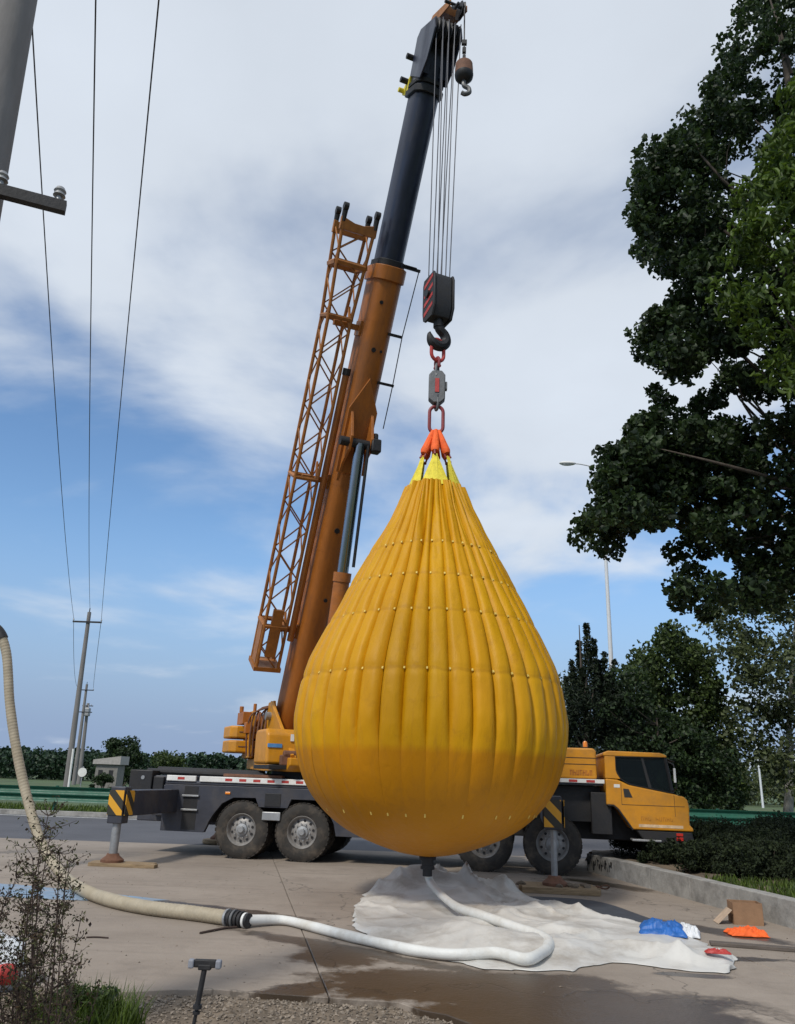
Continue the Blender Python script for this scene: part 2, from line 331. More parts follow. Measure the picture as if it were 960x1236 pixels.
def yardmat():
    mt, t, b, o = new_mat('yard_concrete')
    tcn = N(t, 'ShaderNodeTexCoord'); vec = tcn.outputs['Object']
    def noise(s, d=6, r=0.6):
        n = N(t, 'ShaderNodeTexNoise'); n.inputs['Scale'].default_value = s; n.inputs['Detail'].default_value = d; n.inputs['Roughness'].default_value = r
        t.links.new(vec, n.inputs[0]); return n.outputs[0]
    c = mixc(t, maprange(t, noise(0.45), 0.3, 0.7, 0, 1), (0.235, 0.195, 0.158), (0.345, 0.292, 0.242))
    c = mixc(t, maprange(t, noise(7, 8, 0.7), 0.35, 0.72, 0, 0.5), c, (0.24, 0.20, 0.165))
    c = mixc(t, maprange(t, noise(70, 3), 0.55, 0.75, 0, 0.35), c, (0.13, 0.115, 0.10))
    c = mixc(t, maprange(t, noise(1.7, 9, 0.75), 0.52, 0.70, 0, 0.55), c, (0.17, 0.14, 0.115))
    c = mixc(t, maprange(t, noise(160, 2), 0.6, 0.72, 0, 0.45), c, (0.45, 0.39, 0.33))
    mt2 = N(t, 'ShaderNodeMapping'); mt2.inputs['Rotation'].default_value = (0, 0, 0.16); mt2.inputs['Scale'].default_value = (0.25, 3.2, 1); t.links.new(vec, mt2.inputs[0])
    nt2 = N(t, 'ShaderNodeTexNoise'); nt2.inputs['Scale'].default_value = 1.4; nt2.inputs['Detail'].default_value = 6; t.links.new(mt2.outputs[0], nt2.inputs[0])
    c = mixc(t, maprange(t, nt2.outputs[0], 0.55, 0.75, 0, 0.4), c, (0.16, 0.135, 0.11))      # tyre rubber dragged along the yard
    vo = N(t, 'ShaderNodeTexVoronoi', feature='DISTANCE_TO_EDGE'); vo.inputs['Scale'].default_value = 0.22
    nd = N(t, 'ShaderNodeTexNoise'); nd.inputs['Scale'].default_value = 1.3; nd.inputs['Detail'].default_value = 6; t.links.new(vec, nd.inputs[0])
    vm = N(t, 'ShaderNodeVectorMath', operation='ADD'); t.links.new(vec, vm.inputs[0])
    vsn = N(t, 'ShaderNodeVectorMath', operation='SCALE'); t.links.new(nd.outputs['Color'], vsn.inputs[0]); vsn.inputs['Scale'].default_value = 1.4
    t.links.new(vsn.outputs[0], vm.inputs[1]); t.links.new(vm.outputs[0], vo.inputs[0])
    crack = maprange(t, vo.outputs['Distance'], 0.001, 0.004, 0.55, 0)
    c = mixc(t, crack, c, (0.07, 0.06, 0.05))
    # spilled water and oil: patches with outlines of their own
    ed = math_n(t, 'ADD', math_n(t, 'MULTIPLY', math_n(t, 'SUBTRACT', noise(1.8, 7, 0.62), 0.5), 1.5), math_n(t, 'MULTIPLY', math_n(t, 'SUBTRACT', noise(9, 8, 0.7), 0.5), 0.7))
    spots = [((175, 1088), (378, 1112), 0.28), ((285, 1122), (560, 1172), 0.20), ((400, 1188), (700, 1196), 0.62), ((560, 1212), (870, 1226), 0.75), ((520, 1232), (760, 1240), 0.5), ((470, 1178), (560, 1182), 0.3), ((600, 1180), (720, 1188), 0.3), ((300, 1205), (420, 1185), 0.22), ((420, 1160), (395, 1150), 0.45),
             ((780, 1110), (958, 1140), 0.24), ((690, 1062), (780, 1075), 0.3), ((820, 1155), (960, 1160), 0.12), ((790, 1175), (880, 1180), 0.1)]
    wet = None
    for (a, bb, wd) in spots:
        A, B = gnd(*a), gnd(*bb); mid = (A + B) / 2; L = (B - A).length / 2 + wd * 0.6
        mpn = N(t, 'ShaderNodeMapping', vector_type='TEXTURE'); mpn.inputs['Location'].default_value = mid
        mpn.inputs['Rotation'].default_value = (0, 0, math.atan2((B - A).y, (B - A).x)); mpn.inputs['Scale'].default_value = (L, wd, 100)
        t.links.new(vec, mpn.inputs[0]); ln = N(t, 'ShaderNodeVectorMath', operation='LENGTH'); t.links.new(mpn.outputs[0], ln.inputs[0])
        k = maprange(t, math_n(t, 'ADD', ln.outputs['Value'], ed), 0.78, 1.12, 1, 0)
        wet = k if wet is None else math_n(t, 'MAXIMUM', wet, k)
    c = mixc(t, wet, c, mixc(t, 1.0, c, (0.22, 0.185, 0.15), 'MULTIPLY'))
    t.links.new(c, b.inputs['Base Color'])
    t.links.new(maprange(t, wet, 0, 1, 0.88, 0.32), b.inputs['Roughness']); b.inputs['Specular IOR Level'].default_value = 0.4
    bp = N(t, 'ShaderNodeBump'); bp.inputs['Strength'].default_value = 0.35; bp.inputs['Distance'].default_value = 0.012
    t.links.new(math_n(t, 'SUBTRACT', math_n(t, 'ADD', noise(28, 6), math_n(t, 'MULTIPLY', noise(3), 1.5)), crack), bp.inputs['Height']); t.links.new(bp.outputs[0], b.inputs['Normal'])
    return mt
MT['yard'] = yardmat()
MT['asphalt'] = pmat('asphalt', (0.082, 0.082, 0.092), 0.85, var=0.15, scale=0.6, bump=0.4, bscale=60)
MT['field'] = pmat('field_grass', (0.060, 0.095, 0.035), 0.95, var=0.4, scale=0.25, bump=0.8, bscale=6, dirt=(0.11, 0.10, 0.05), dirt_amt=0.6, dirt_scale=0.1)
MT['bluepaint'] = pmat('faded_blue_paint', (0.20, 0.29, 0.40), 0.8, var=0.2, scale=5, dirt=(0.30, 0.27, 0.24), dirt_amt=0.9, bump=0.1, dirt_scale=4)

# ================================================================== THE SETTING
def sheet(name, poly, z, mat, thick=0.0):
    mb = MB()
    if thick: mb.prism([(p[0], p[1]) for p in poly], z - thick, z, 'z')
    else: mb.add([(p[0], p[1], z) for p in poly], [tuple(range(len(poly)))])
    o = mb.build(name, mat, smooth=0); return o
g = sheet('ground', [(-1500, -300), (1500, -300), (1500, 2500), (-1500, 2500)], -0.07, MT['field']); tag(g, kind='structure')
g = sheet('bare_earth', [(-30, -6), (30, -6), (30, 20.4), (-30, 20.4)], -0.045, MT['dirt']); tag(g, kind='structure')
# concrete yard, slab by slab
yard = tag(empty('concrete_yard'), kind='structure')
def edgeY(x):
    t = min(1, max(0, (x + 0.1) / 1.3)); return 7.1 - 1.0 * t * t * (3 - 2 * t)
def jx(k, y): return -0.40 + 4.6 * k - 0.18 * (y - 7.1)
for k in range(-5, 3):
    for j, (ya, yb) in enumerate(((7.1, 13.1), (13.1, 20.1))):
        gp = 0.005; poly = []
        if j == 0:     # ragged, broken front edge
            xa, xb = jx(k, ya) + gp, jx(k + 1, ya) - gp; n = 26
            for i in range(n + 1):
                x = xa + (xb - xa) * i / n
                poly.append((x, edgeY(x) + (0.22 * mnoise.noise(Vector((x * 1.1, 3.3, 0))) + 0.09 * mnoise.noise(Vector((x * 5, 1, 0))) if 0 < i < n else 0)))
        else: poly += [(jx(k, ya) + gp, ya + gp), (jx(k + 1, ya) - gp, ya + gp)]
        poly += [(jx(k + 1, yb) - gp, yb - gp), (jx(k, yb) + gp, yb - gp)]
        mb = MB(); mb.prism(poly, -0.14, 0.0, 'z'); mb.build('concrete_slab', MT['yard'], yard, smooth=0, bevel=0.006, seg=1)
r_ = sheet('road', [(-120, 20.1), (120, 20.1), (120, 29.6), (-120, 29.6)], -0.012, MT['asphalt']); tag(r_, kind='structure')
e_ = sheet('road_edge_line', [(-120, 28.95), (120, 28.95), (120, 29.12), (-120, 29.12)], -0.006, MT['white']); tag(e_, kind='structure')
kb = MB(); kb.prism([(29.6, -0.1), (29.62, 0.13), (29.85, 0.14), (29.85, -0.1)], -120, 120, 'x'); tag(kb.build('road_kerb', MT['wall'], smooth=0), kind='structure')
bp_ = [gnd(*q) for q in ((-60, 1064), (20, 1068), (70, 1073), (150, 1081), (205, 1087), (150, 1089), (60, 1086), (-60, 1079))]
tag(sheet('blue_painted_stripe', bp_, 0.004, MT['bluepaint']), kind='structure')

# gravel strip in front of the yard
def stones(name, n, fn, mat, smin, smax):
    V = []; Fc = []
    base = [Vector(v) for v in ((1, 0, 0), (-1, 0, 0), (0, 1, 0), (0, -1, 0), (0, 0, 1), (0, 0, -1))]
    tri = [(0, 2, 4), (2, 1, 4), (1, 3, 4), (3, 0, 4), (2, 0, 5), (1, 2, 5), (3, 1, 5), (0, 3, 5)]
    for i in range(n):
        c = fn(); s = random.uniform(smin, smax) * random.choice((1, 1, 1, 1.6)); q = Matrix.Rotation(random.uniform(0, 6.3), 3, 'Z') @ Matrix.Rotation(random.uniform(0, 1), 3, 'X')
        b = len(V)
        for v in base:
            p = q @ Vector((v.x * s * random.uniform(0.7, 1.3), v.y * s * random.uniform(0.6, 1.1), v.z * s * random.uniform(0.4, 0.8)))
            V.append(p + Vector(c))
        Fc += [tuple(i + b for i in t) for t in tri]
    return dense(name, V, Fc, mat, smooth=False)
MT['gravel'] = leafmat('gravel', (0.20, 0.165, 0.13), 0.45, 0.0, hue=(1, 1, 1), rough=0.9)
def gpos():
    while True:
        x = random.uniform(-4.2, 5.2); y = edgeY(x) + 0.12 - abs(random.gauss(0, 0.6))
        if y > 5.0: return (x, y, -0.04)
tag(stones('gravel', 9000, gpos, MT['gravel'], 0.006, 0.017), 'brown gravel scattered along the broken front edge of the concrete yard', 'gravel', kind='stuff')
def gpos2(): return (random.uniform(-6, 4.8), random.uniform(7.2, 15), 0.002)
tag(stones('loose_grit', 700, gpos2, MT['gravel'], 0.003, 0.010), 'loose grit strewn over the concrete yard', 'grit', kind='stuff')

# low concrete wall on the right with the planted bank behind it
W0, W1 = Vector((4.02, 17.25, 0)), Vector((5.92, 7.17, 0))
wd = (W1 - W0).normalized(); wn = Vector((-wd.y, wd.x, 0))      # wn points away from the yard
if wn.x < 0: wn = -wn
wall = empty('low_concrete_wall', W0); tag(wall, 'low grey concrete block wall with stained face beside the cardboard box', 'wall')
nb = 8; seg = (W1 - W0).length / nb
for i in range(nb):
    a = wd * (i * seg + 0.006); b_ = wd * ((i + 1) * seg - 0.006); hh = 0.33 + random.uniform(-0.006, 0.006); off = wn * random.uniform(-0.006, 0.006)
    P = [a + off, b_ + off, b_ + wn * 0.22 + off, a + wn * 0.22 + off]
    mb = MB(); mb.prism([(p.x, p.y) for p in P], -0.05, hh, 'z'); mb.build('block', MT['wall'], wall, smooth=0, bevel=0.012)
mk = MB()      # smeared dark marks on the first block
for k in range(13):
    x = 0.10 + k * 0.085; z = 0.13 + 0.05 * math.sin(k * 1.7)
    a = wd * x - wn * 0.009
    mk.box(a + Vector((0, 0, z + 0.05)), (0.012 + 0.03 * (k % 3 == 0), 0.006, 0.09 + 0.07 * (k % 2)), Matrix.Rotation(math.atan2(wd.y, wd.x), 3, 'Z') @ Matrix.Rotation(0.25 * math.sin(k * 2.3), 3, 'Y'))
    if k % 2: mk.box(a + wd * 0.03 + Vector((0, 0, z + 0.08)), (0.06, 0.006, 0.018), Matrix.Rotation(math.atan2(wd.y, wd.x), 3, 'Z'))
mk.build('scrawled_mark', MT['tape'], wall, smooth=0)
def in_bank(x, y):
    t = (Vector((x, y, 0)) - W0).dot(wd); return W0 + wd * t
V = []; Fc = []; nx, ny = 50, 50
for j in range(ny + 1):
    y = 2.0 + (19.8 - 2.0) * j / ny
    xw = W0.x + (y - W0.y) / (W1.y - W0.y) * (W1.x - W0.x) + 0.19
    if y > 17.25: xw = 4.25 + (y - 17.25) * 0.12
    for i in range(nx + 1):
        x = xw + (26 - xw) * (i / nx) ** 1.6
        z = 0.27 + 0.10 * mnoise.noise(Vector((x * 0.9, y * 0.9, 0))) + 0.04 * mnoise.noise(Vector((x * 4, y * 4, 2))) if i else 0.28
        if y > 18.6: z *= max(0.0, (19.8 - y) / 1.2); z -= 0.05 * (y - 18.6)
        V.append((x, y, z))
for j in range(ny):
    for i in range(nx): Fc.append((j * (nx + 1) + i, j * (nx + 1) + i + 1, (j + 1) * (nx + 1) + i + 1, (j + 1) * (nx + 1) + i))
bank = dense('planted_bank', V, Fc, MT['dirt']); tag(bank, kind='structure')

# ------------------------------------------------------------------ foliage helpers
def leaf_mesh(name, C, size, mat, aspect=0.55, up=0.35, fold=0.18, droop=0.0):
    """C: (n,3) leaf positions; one folded two-triangle leaf each"""
    n = len(C); C = np.asarray(C, float); fine = size > 0.1 and n > 20000
    s = size * rng.uniform(0.6, 1.35, (n, 1))
    d = rng.normal(size=(n, 3)); d[:, 2] -= droop; d /= np.linalg.norm(d, axis=1, keepdims=True)
    nn = rng.normal(size=(n, 3)); nn[:, 2] += up * 2; nn -= d * (nn * d).sum(1, keepdims=True); nn /= np.linalg.norm(nn, axis=1, keepdims=True)
    sd_ = np.cross(d, nn)
    if fine:      # six-point leaf with a rounded blade
        V = np.empty((n, 6, 3)); wv = sd_ * s * aspect * 0.5; fv = nn * s * fold
        V[:, 0] = C - d * s * 0.5; V[:, 1] = C - d * s * 0.18 + wv + fv; V[:, 2] = C + d * s * 0.22 + wv * 0.75 + fv * 0.8
        V[:, 3] = C + d * s * 0.5 - nn * s * 0.12; V[:, 4] = C + d * s * 0.22 - wv * 0.75 + fv * 0.8; V[:, 5] = C - d * s * 0.18 - wv + fv
        me = bpy.data.meshes.new(name); me.vertices.add(n * 6); me.vertices.foreach_set('co', V.ravel())
        idx = (np.arange(n)[:, None] * 6 + np.array([0, 1, 2, 3, 0, 3, 4, 5])).ravel()
        me.loops.add(n * 8); me.loops.foreach_set('vertex_index', idx)
        me.polygons.add(n * 2); me.polygons.foreach_set('loop_start', np.arange(n * 2) * 4)
        me.update(calc_edges=True); me.validate(); me.materials.append(mat)
        return me
    V = np.empty((n, 4, 3)); V[:, 0] = C - d * s * 0.5; V[:, 2] = C + d * s * 0.5
    V[:, 1] = C + sd_ * s * aspect * 0.5 + nn * s * fold; V[:, 3] = C - sd_ * s * aspect * 0.5 + nn * s * fold
    me = bpy.data.meshes.new(name); me.vertices.add(n * 4); me.vertices.foreach_set('co', V.ravel())
    idx = (np.arange(n)[:, None] * 4 + np.array([0, 1, 2, 0, 2, 3])).ravel()
    me.loops.add(n * 6); me.loops.foreach_set('vertex_index', idx)
    me.polygons.add(n * 2); me.polygons.foreach_set('loop_start', np.arange(n * 2) * 3)
    me.update(calc_edges=True); me.validate(); me.materials.append(mat)
    return me
def cluster(centres, rad, per, flat=0.8):
    out = []
    for c, r in zip(centres, rad):
        k = max(3, int(per * random.uniform(0.7, 1.3)))
        q = rng.normal(size=(k, 3)); q /= np.linalg.norm(q, axis=1, keepdims=True); q *= (rng.uniform(0.15, 1, (k, 1)) ** 0.5) * r; q[:, 2] *= flat
        out.append(q + np.asarray(c))
    return np.concatenate(out)
def limb(mb, a, b, r0_, r1_, bend=0.12, n=6, k=6):
    a, b = Vector(a), Vector(b); L = (b - a).length; o = Vector((random.gauss(0, 1), random.gauss(0, 1), random.gauss(0, 0.5) - 0.6)) * L * bend
    pts = [a.lerp(b, i / k) + o * math.sin(math.pi * i / k) for i in range(k + 1)]
    mb.tube(pts, [r0_ + (r1_ - r0_) * i / k for i in range(k + 1)], n)
    return pts
def in_poly(x, y, P):
    c = False; j = len(P) - 1
    for i in range(len(P)):
        if (P[i][1] > y) != (P[j][1] > y) and x < (P[j][0] - P[i][0]) * (y - P[i][1]) / (P[j][1] - P[i][1]) + P[i][0]: c = not c
        j = i
    return c
def sample_px(poly, n, Y0, Y1, gaps=()):
    xs = [p[0] for p in poly]; ys = [p[1] for p in poly]; out = []
    while len(out) < n:
        x, y = random.uniform(min(xs), max(xs)), random.uniform(min(ys), max(ys))
        if not in_poly(x, y, poly): continue
        if any(((x - gx) / gr) ** 2 + ((y - gy) / gs) ** 2 < 1 for gx, gy, gr, gs in gaps): continue
        out.append(atY(x, y, random.uniform(Y0, Y1)))
    return out
def make_tree(name, label, base, trunk_top, r_base, centres, rad, per, leaf, mat, bark, n_limb=30, aspect=0.6, up=0.35, droop=0.0, group=None, fork=0.35):
    t = empty(name, base); tag(t, label, 'tree', group)
    b = Vector(base); off = Matrix.Translation(-b)
    mb = MB(); top = Vector(trunk_top); pts = [b + Vector((0, 0, -0.15))] + [b.lerp(top, q) + Vector((0.12 * mnoise.noise(Vector((q * 3, 1, b.x))), 0.12 * mnoise.noise(Vector((q * 3, 5, b.x))), 0)) * (top - b).length * 0.15 for q in (0.15, 0.3, 0.45, 0.6, 0.75, 0.9, 1.0)]
    mb.tube(pts, [r_base * 1.25] + [r_base * (1 - 0.85 * q) for q in (0.1, 0.3, 0.45, 0.6, 0.75, 0.9, 1.0)], 10)
    mb.build('trunk', bark, t, off, smooth=60)
    lb = MB()
    for c in random.sample(list(centres), min(n_limb, len(centres))):
        h = max(fork, min(0.97, (c.z - b.z) / max(0.1, (top.z - b.z)) - random.uniform(0.08, 0.25)))
        s = b.lerp(top, h); L = (c - s).length
        limb(lb, s, c, min(r_base * (1 - 0.85 * h) * 0.7, 0.02 + L * 0.008), 0.004)
    lb.build('limbs', bark, t, off, smooth=60)
    P = cluster(centres, rad, per)
    me = leaf_mesh('crown', P - np.array(b), leaf, mat, aspect, up, droop=droop)
    inst(me, 'crown', t); return t

# ================================================================== WATER BAG
HX, HY = 0.60, 12.25
PROF = [(0.60, 0.10), (0.62, 0.30), (0.66, 0.48), (0.74, 0.74), (0.88, 1.10), (1.05, 1.38), (1.25, 1.60), (1.5, 1.79), (1.8, 1.92), (2.15, 1.98), (2.5, 1.975), (2.8, 1.935), (3.17, 1.86), (3.5, 1.72), (3.81, 1.575), (4.43, 1.27), (5.10, 0.94), (5.6, 0.70), (6.15, 0.47)]
_z = np.array([p[0] for p in PROF]); _r = np.array([p[1] for p in PROF])
def bag_r(z): return float(np.interp(z, _z, _r))
# smooth the profile by arc length
arc = np.concatenate([[0], np.cumsum(np.hypot(np.diff(_z), np.diff(_r)))])
SS = np.linspace(0, arc[-1], 130)
PZ = np.interp(SS, arc, _z); PR = np.interp(SS, arc, _r)
ker = np.ones(7) / 7
def sm(a): b = np.convolve(np.pad(a, 3, 'edge'), ker, 'valid'); b[0] = a[0]; b[-1] = a[-1]; return b
PZ = sm(PZ); PR = sm(PR)
bag = empty('water_bag', (HX, HY, 0)); tag(bag, 'huge yellow teardrop water bag with vertical pleats hanging from the crane', 'water bag')
NG = 40; SEAMS = (3.0, 3.85, 4.42, 4.98)
def bnd(g_, z):
    k = g_ % NG; a = 0.09 + 0.13 * min(1, max(0, (z - 3.8) / 1.2)); return 2 * math.pi / NG * (g_ - 0.5 + a * (1.6 if z > 1.9 else max(0.0, (z - 1.0) / 0.9) * 1.6) * mnoise.noise(Vector((k * 7.31, 0.5, z * 0.45))))
def gore(g_):
    A0 = 2 * math.pi * g_ / NG; V = []; nu = 10
    amp_g = random.uniform(0.75, 1.2); ph = random.uniform(0, 20)
    for z, r in zip(PZ, PR):
        up_ = min(1, max(0, (z - 1.75) / 0.75)); up_ = up_ * up_ * (3 - 2 * up_)
        wid = 2 * math.pi * r / NG
        A = (0.004 + 0.012 * min(1, max(0, (z - 1.0) / 0.7)) + 0.27 * wid * up_) * amp_g
        pin = 1.0
        for s_ in SEAMS: pin -= 0.16 * math.exp(-((z - s_ - 0.02 * mnoise.noise(Vector((g_, s_, 0)))) / 0.035) ** 2)
        for i in range(nu + 1):
            t = i / nu; th = bnd(g_, z) * (1 - t) + bnd(g_ + 1, z) * t
            prof = (1 - abs(2 * t - 1) ** 3.6)
            tp = min(1, max(0, (z - 4.2) / 1.2))
            dr = A * prof * pin - 0.5 * A
            dr += tp * (0.075 * mnoise.noise(Vector((math.cos(th) * 7, math.sin(th) * 7, z * 0.55))) - 0.05 * max(0, 0.35 - abs(mnoise.noise(Vector((math.cos(th) * 5.5 + 0.25 * z, math.sin(th) * 5.5, z * 0.35 + 4))))) * 2.2)
            dr += 0.006 * up_ * mnoise.noise(Vector((math.cos(th) * 22 + z * 3, math.sin(th) * 22, z * 5))) + 0.014 * up_ * mnoise.noise(Vector((math.cos(th) * 9, math.sin(th) * 9, z * 2.2)))
            dr += 0.010 * (1 - up_) * mnoise.noise(Vector((math.cos(th) * 14, math.sin(th) * 14, z * 0.9)))
            rr = r + dr
            V.append((rr * math.cos(th), rr * math.sin(th), z))
    n = nu + 1
    Fc = [(j * n + i, j * n + i + 1, (j + 1) * n + i + 1, (j + 1) * n + i) for j in range(len(PZ) - 1) for i in range(nu)]
    return V, Fc
for g_ in range(NG):
    V, Fc = gore(g_); dense('fabric_panel', V, Fc, MT['bag'], bag)
lp = MB()
for g_ in range(NG):
    th = (g_ + 0.5) * 2 * math.pi / NG
    for s_ in SEAMS + (1.2,):
        if s_ == 1.2 and random.random() < 0.4: continue
        r = float(np.interp(s_, PZ, PR)) + (-0.004 if s_ > 2 else 0.002)
        Mr = Matrix.Rotation(th, 3, 'Z') @ Matrix.Rotation(-0.45 if s_ > 2 else 0.5, 3, 'Y')
        lp.box((r * math.cos(th), r * math.sin(th), s_), (0.02, 0.022, 0.032) if s_ > 2 else (0.008, 0.018, 0.05), Mr)
o = lp.build('webbing_loops', pmat('pale_webbing', (0.70, 0.52, 0.12), 0.7, bump=0), bag, smooth=0); o['kind'] = 'stuff'
fit = MB(); fit.lathe([(0.11, 0.615), (0.12, 0.60), (0.12, 0.55), (0.085, 0.55), (0.085, 0.47), (0.10, 0.47), (0.10, 0.43), (0.07, 0.43)], n=24); fit.build('drain_fitting', MT['black'], bag)
ZS = 6.12
for k in range(30):     # webbing slings gathered towards the shackles
    th = 2 * math.pi * (k + 0.3) / 30; j = k // 5; tj = 2 * math.pi * (j + 0.42) / 6
    a = Vector((0.475 * math.cos(th), 0.475 * math.sin(th), ZS - 0.05)); b_ = Vector((0.235 * math.cos(tj), 0.235 * math.sin(tj), 6.68)) + Vector((random.uniform(-.012, .012), random.uniform(-.012, .012), 0))
    d = (b_ - a).normalized(); tn = Vector((-math.sin(th), math.cos(th), 0)); nr = d.cross(tn).normalized(); tn = nr.cross(d)
    mb = MB()
    w0, w1 = 0.044, 0.028
    P = [a - tn * w0, a + tn * w0, b_ + tn * w1, b_ - tn * w1]
    mb.add([p + nr * 0.004 for p in P] + [p - nr * 0.004 for p in P], [(0, 1, 2, 3), (7, 6, 5, 4), (0, 4, 5, 1), (1, 5, 6, 2), (2, 6, 7, 3), (3, 7, 4, 0)])
    mb.build('sling', MT['sling'], bag, smooth=0)
def shackle_mb(c, w_, h, r, M=None):
    """bow shackle: U bow plus pin, pin at the bottom"""
    pts = [(-w_ / 2, 0, 0)] + [(w_ / 2 * math.cos(a) * 1.12, 0, h * 0.45 + (h * 0.55) * math.sin(a)) for a in [math.pi - math.pi * i / 10 for i in range(11)]] + [(w_ / 2, 0, 0)]
    M = M or Matrix.Identity(3); mb = MB(); mb.tube([Vector(c) + M @ Vector(p) for p in spline(pts, 3)], r, 8)
    mb.cyl(Vector(c) + M @ Vector((-w_ * 0.75, 0, 0)), Vector(c) + M @ Vector((w_ * 0.75, 0, 0)), r * 1.1, n=8)
    return mb
for j in range(6):
    tj = 2 * math.pi * (j + 0.42) / 6; bot = Vector((0.235 * math.cos(tj), 0.235 * math.sin(tj), 6.68)); topp = Vector((0.045 * math.cos(tj), 0.045 * math.sin(tj), 7.20))
    q = (topp - bot).to_track_quat('Z', 'Y').to_matrix()
    mb = shackle_mb(bot - (topp - bot).normalized() * 0.02, 0.075, 0.14, 0.016, q @ Matrix.Rotation(tj, 3, 'Z')); mb.build('shackle', MT['darkred'], bag)
    mb = MB(); d = topp - bot
    mb.tube([bot + d * t + Vector((0, 0, 0)) for t in (0.10, 0.2, 0.4, 0.6, 0.8, 0.97)], [0.06, 0.078, 0.066, 0.058, 0.048, 0.034], 10); mb.build('orange_sleeve', MT['orangefab'], bag)

# ------------------------------------------------------------------ rigging between bag and hook
def oval_link(name, label, zc, w_, h, r, mat, rot=0.0):
    mb = MB(); n = 10; pts = []
    for s, c0 in ((1, h / 2 - w_ / 2), (-1, -(h / 2 - w_ / 2))):
        for i in range(n + 1):
            a = math.pi * i / n; pts.append(Vector((s * w_ / 2 * math.cos(a), 0, c0 + s * w_ / 2 * math.sin(a))))
    mb.tube(pts, r, 10, closed=True)
    o = mb.build(name, mat); o.location = (HX, HY, zc); o.rotation_euler = (0, 0, rot); tag(o, label, 'lifting link'); return o
oval_link('lifting_link', 'dark red oval link directly above the orange sleeves of the water bag', 7.40, 0.23, 0.50, 0.030, MT['darkred'])
lc = empty('load_cell', (HX, HY, 7.6)); tag(lc, 'grey load cell with steel shackles between two red links', 'load cell')
shackle_mb((0, 0, 0.22), 0.11, 0.24, 0.024, Matrix.Rotation(math.pi, 3, 'X') @ Matrix.Rotation(1.2, 3, 'Z')).build('shackle', MT['darksteel'], lc)
bd = MB(); bd.prism([(-0.14, 0.17), (-0.14, 0.62), (-0.08, 0.70), (0.08, 0.70), (0.14, 0.62), (0.14, 0.17), (0.06, 0.09), (-0.06, 0.09)], -0.075, 0.075); bd.build('cell_body', MT['darksteel'], lc, bevel=0.015)
MB().span(-0.035, 0.035, -0.09, -0.0755, 0.28, 0.54).build('red_label', MT['red'], lc, smooth=0)
MB().span(0.14, 0.175, -0.05, 0.05, 0.36, 0.50).build('junction_box', MT['darksteel'], lc, smooth=0, bevel=0.008)
shackle_mb((0, 0, 0.62), 0.11, 0.235, 0.024, Matrix.Rotation(1.2, 3, 'Z')).build('shackle', MT['darksteel'], lc)
ul = oval_link('lifting_link', 'red oval link hung in the crane hook above the load cell', 8.73, 0.25, 0.42, 0.032, MT['red'], 0.5)
ul['label'] = 'red oval link hung in the crane hook above the load cell'
cl_ = shackle_mb((0, 0, 0), 0.10, 0.18, 0.028, Matrix.Rotation(-1.0, 3, 'Z')).build('bow_shackle', MT['darkred']); cl_.location = (HX, HY, 8.40); tag(cl_, 'small dark red bow shackle between load cell and upper link', 'shackle')

# hook block
hb = empty('hook_block', (HX, HY, 9.3)); tag(hb, 'black crane hook block with red painted cheek hanging on many ropes', 'hook block'); hb.rotation_euler = (0, 0, R(-66))
ch = [(-0.20, 0.05), (-0.23, 0.2), (-0.23, 0.78), (-0.19, 0.88), (0.19, 0.88), (0.23, 0.78), (0.23, 0.2), (0.14, 0.0), (-0.14, 0.0)]
for s, mt in ((-1, MT['black']), (1, MT['black'])):
    MB().prism(ch, s * 0.185 - 0.02, s * 0.185 + 0.02).build('cheek_plate', mt, hb, bevel=0.008)
MB().prism([(p[0] * 0.9, p[1] * 0.96 + 0.02) for p in ch], -0.164, 0.164).build('block_cover', MT['black'], hb, bevel=0.02)
rp = MB()
for k in range(4):
    rp.prism([(-0.16, 0.10 + 0.19 * k), (0.17, 0.20 + 0.19 * k), (0.17, 0.27 + 0.19 * k), (-0.16, 0.18 + 0.19 * k)], -0.211, -0.206)
rp.build('red_hazard_paint', MT['red'], hb, smooth=0)
rp2 = MB()
for k in range(4): rp2.prism([(0.09 * (k - 1.7), 0.2), (0.09 * (k - 1.7) + 0.06, 0.2), (0.09 * (k - 1.7) + 0.06, 0.75), (0.09 * (k - 1.7), 0.75)], 0.206, 0.211)
rp2.build('red_hazard_paint', MT['red'], hb, smooth=0)
for s in (-1, 1): MB().cyl((0, s * 0.20, 0.5), (0, s * 0.25, 0.5), 0.07, n=16).build('axle_cap', MT['black'], hb)
MB().cyl((0, 0, 0.05), (0, 0, -0.12), 0.085, n=14).build('swivel', MT['black'], hb)
hp = [(0.0, 0, -0.08), (0.03, 0, -0.18), (0.14, 0, -0.28), (0.18, 0, -0.42), (0.12, 0, -0.56), (-0.02, 0, -0.62), (-0.14, 0, -0.55), (-0.18, 0, -0.42), (-0.17, 0, -0.34)]
pts = spline([(p[0], p[1], p[2] * 0.78) for p in hp], 5); rad_ = [0.075 + 0.02 * math.sin(math.pi * i / (len(pts) - 1)) - 0.065 * max(0, i / (len(pts) - 1) - 0.72) / 0.28 for i in range(len(pts))]
mb = MB(); mb.tube(pts, rad_, 10); mb.build('hook', MT['black'], hb, Matrix.Rotation(R(100), 4, 'Z'))

# ================================================================== TRUCK CRANE
YAW = R(-9.26)
ux = Vector((math.cos(YAW), math.sin(YAW), 0)); uy = Vector((-math.sin(YAW), math.cos(YAW), 0))
ORG = Vector((-2.92, 17.2, 0)) + uy * 1.25        # ground under the first rear axle, on the centre line
truck = empty('truck_crane', ORG, YAW); tag(truck, 'yellow and black mobile truck crane with raised boom and outriggers', 'crane')
TW = Matrix.Translation(ORG) @ Matrix.Rotation(YAW, 4, 'Z'); TWI = TW.inverted()
# local axes: x forward, y away from the camera side, near side y = -1.25
NS = -1.25
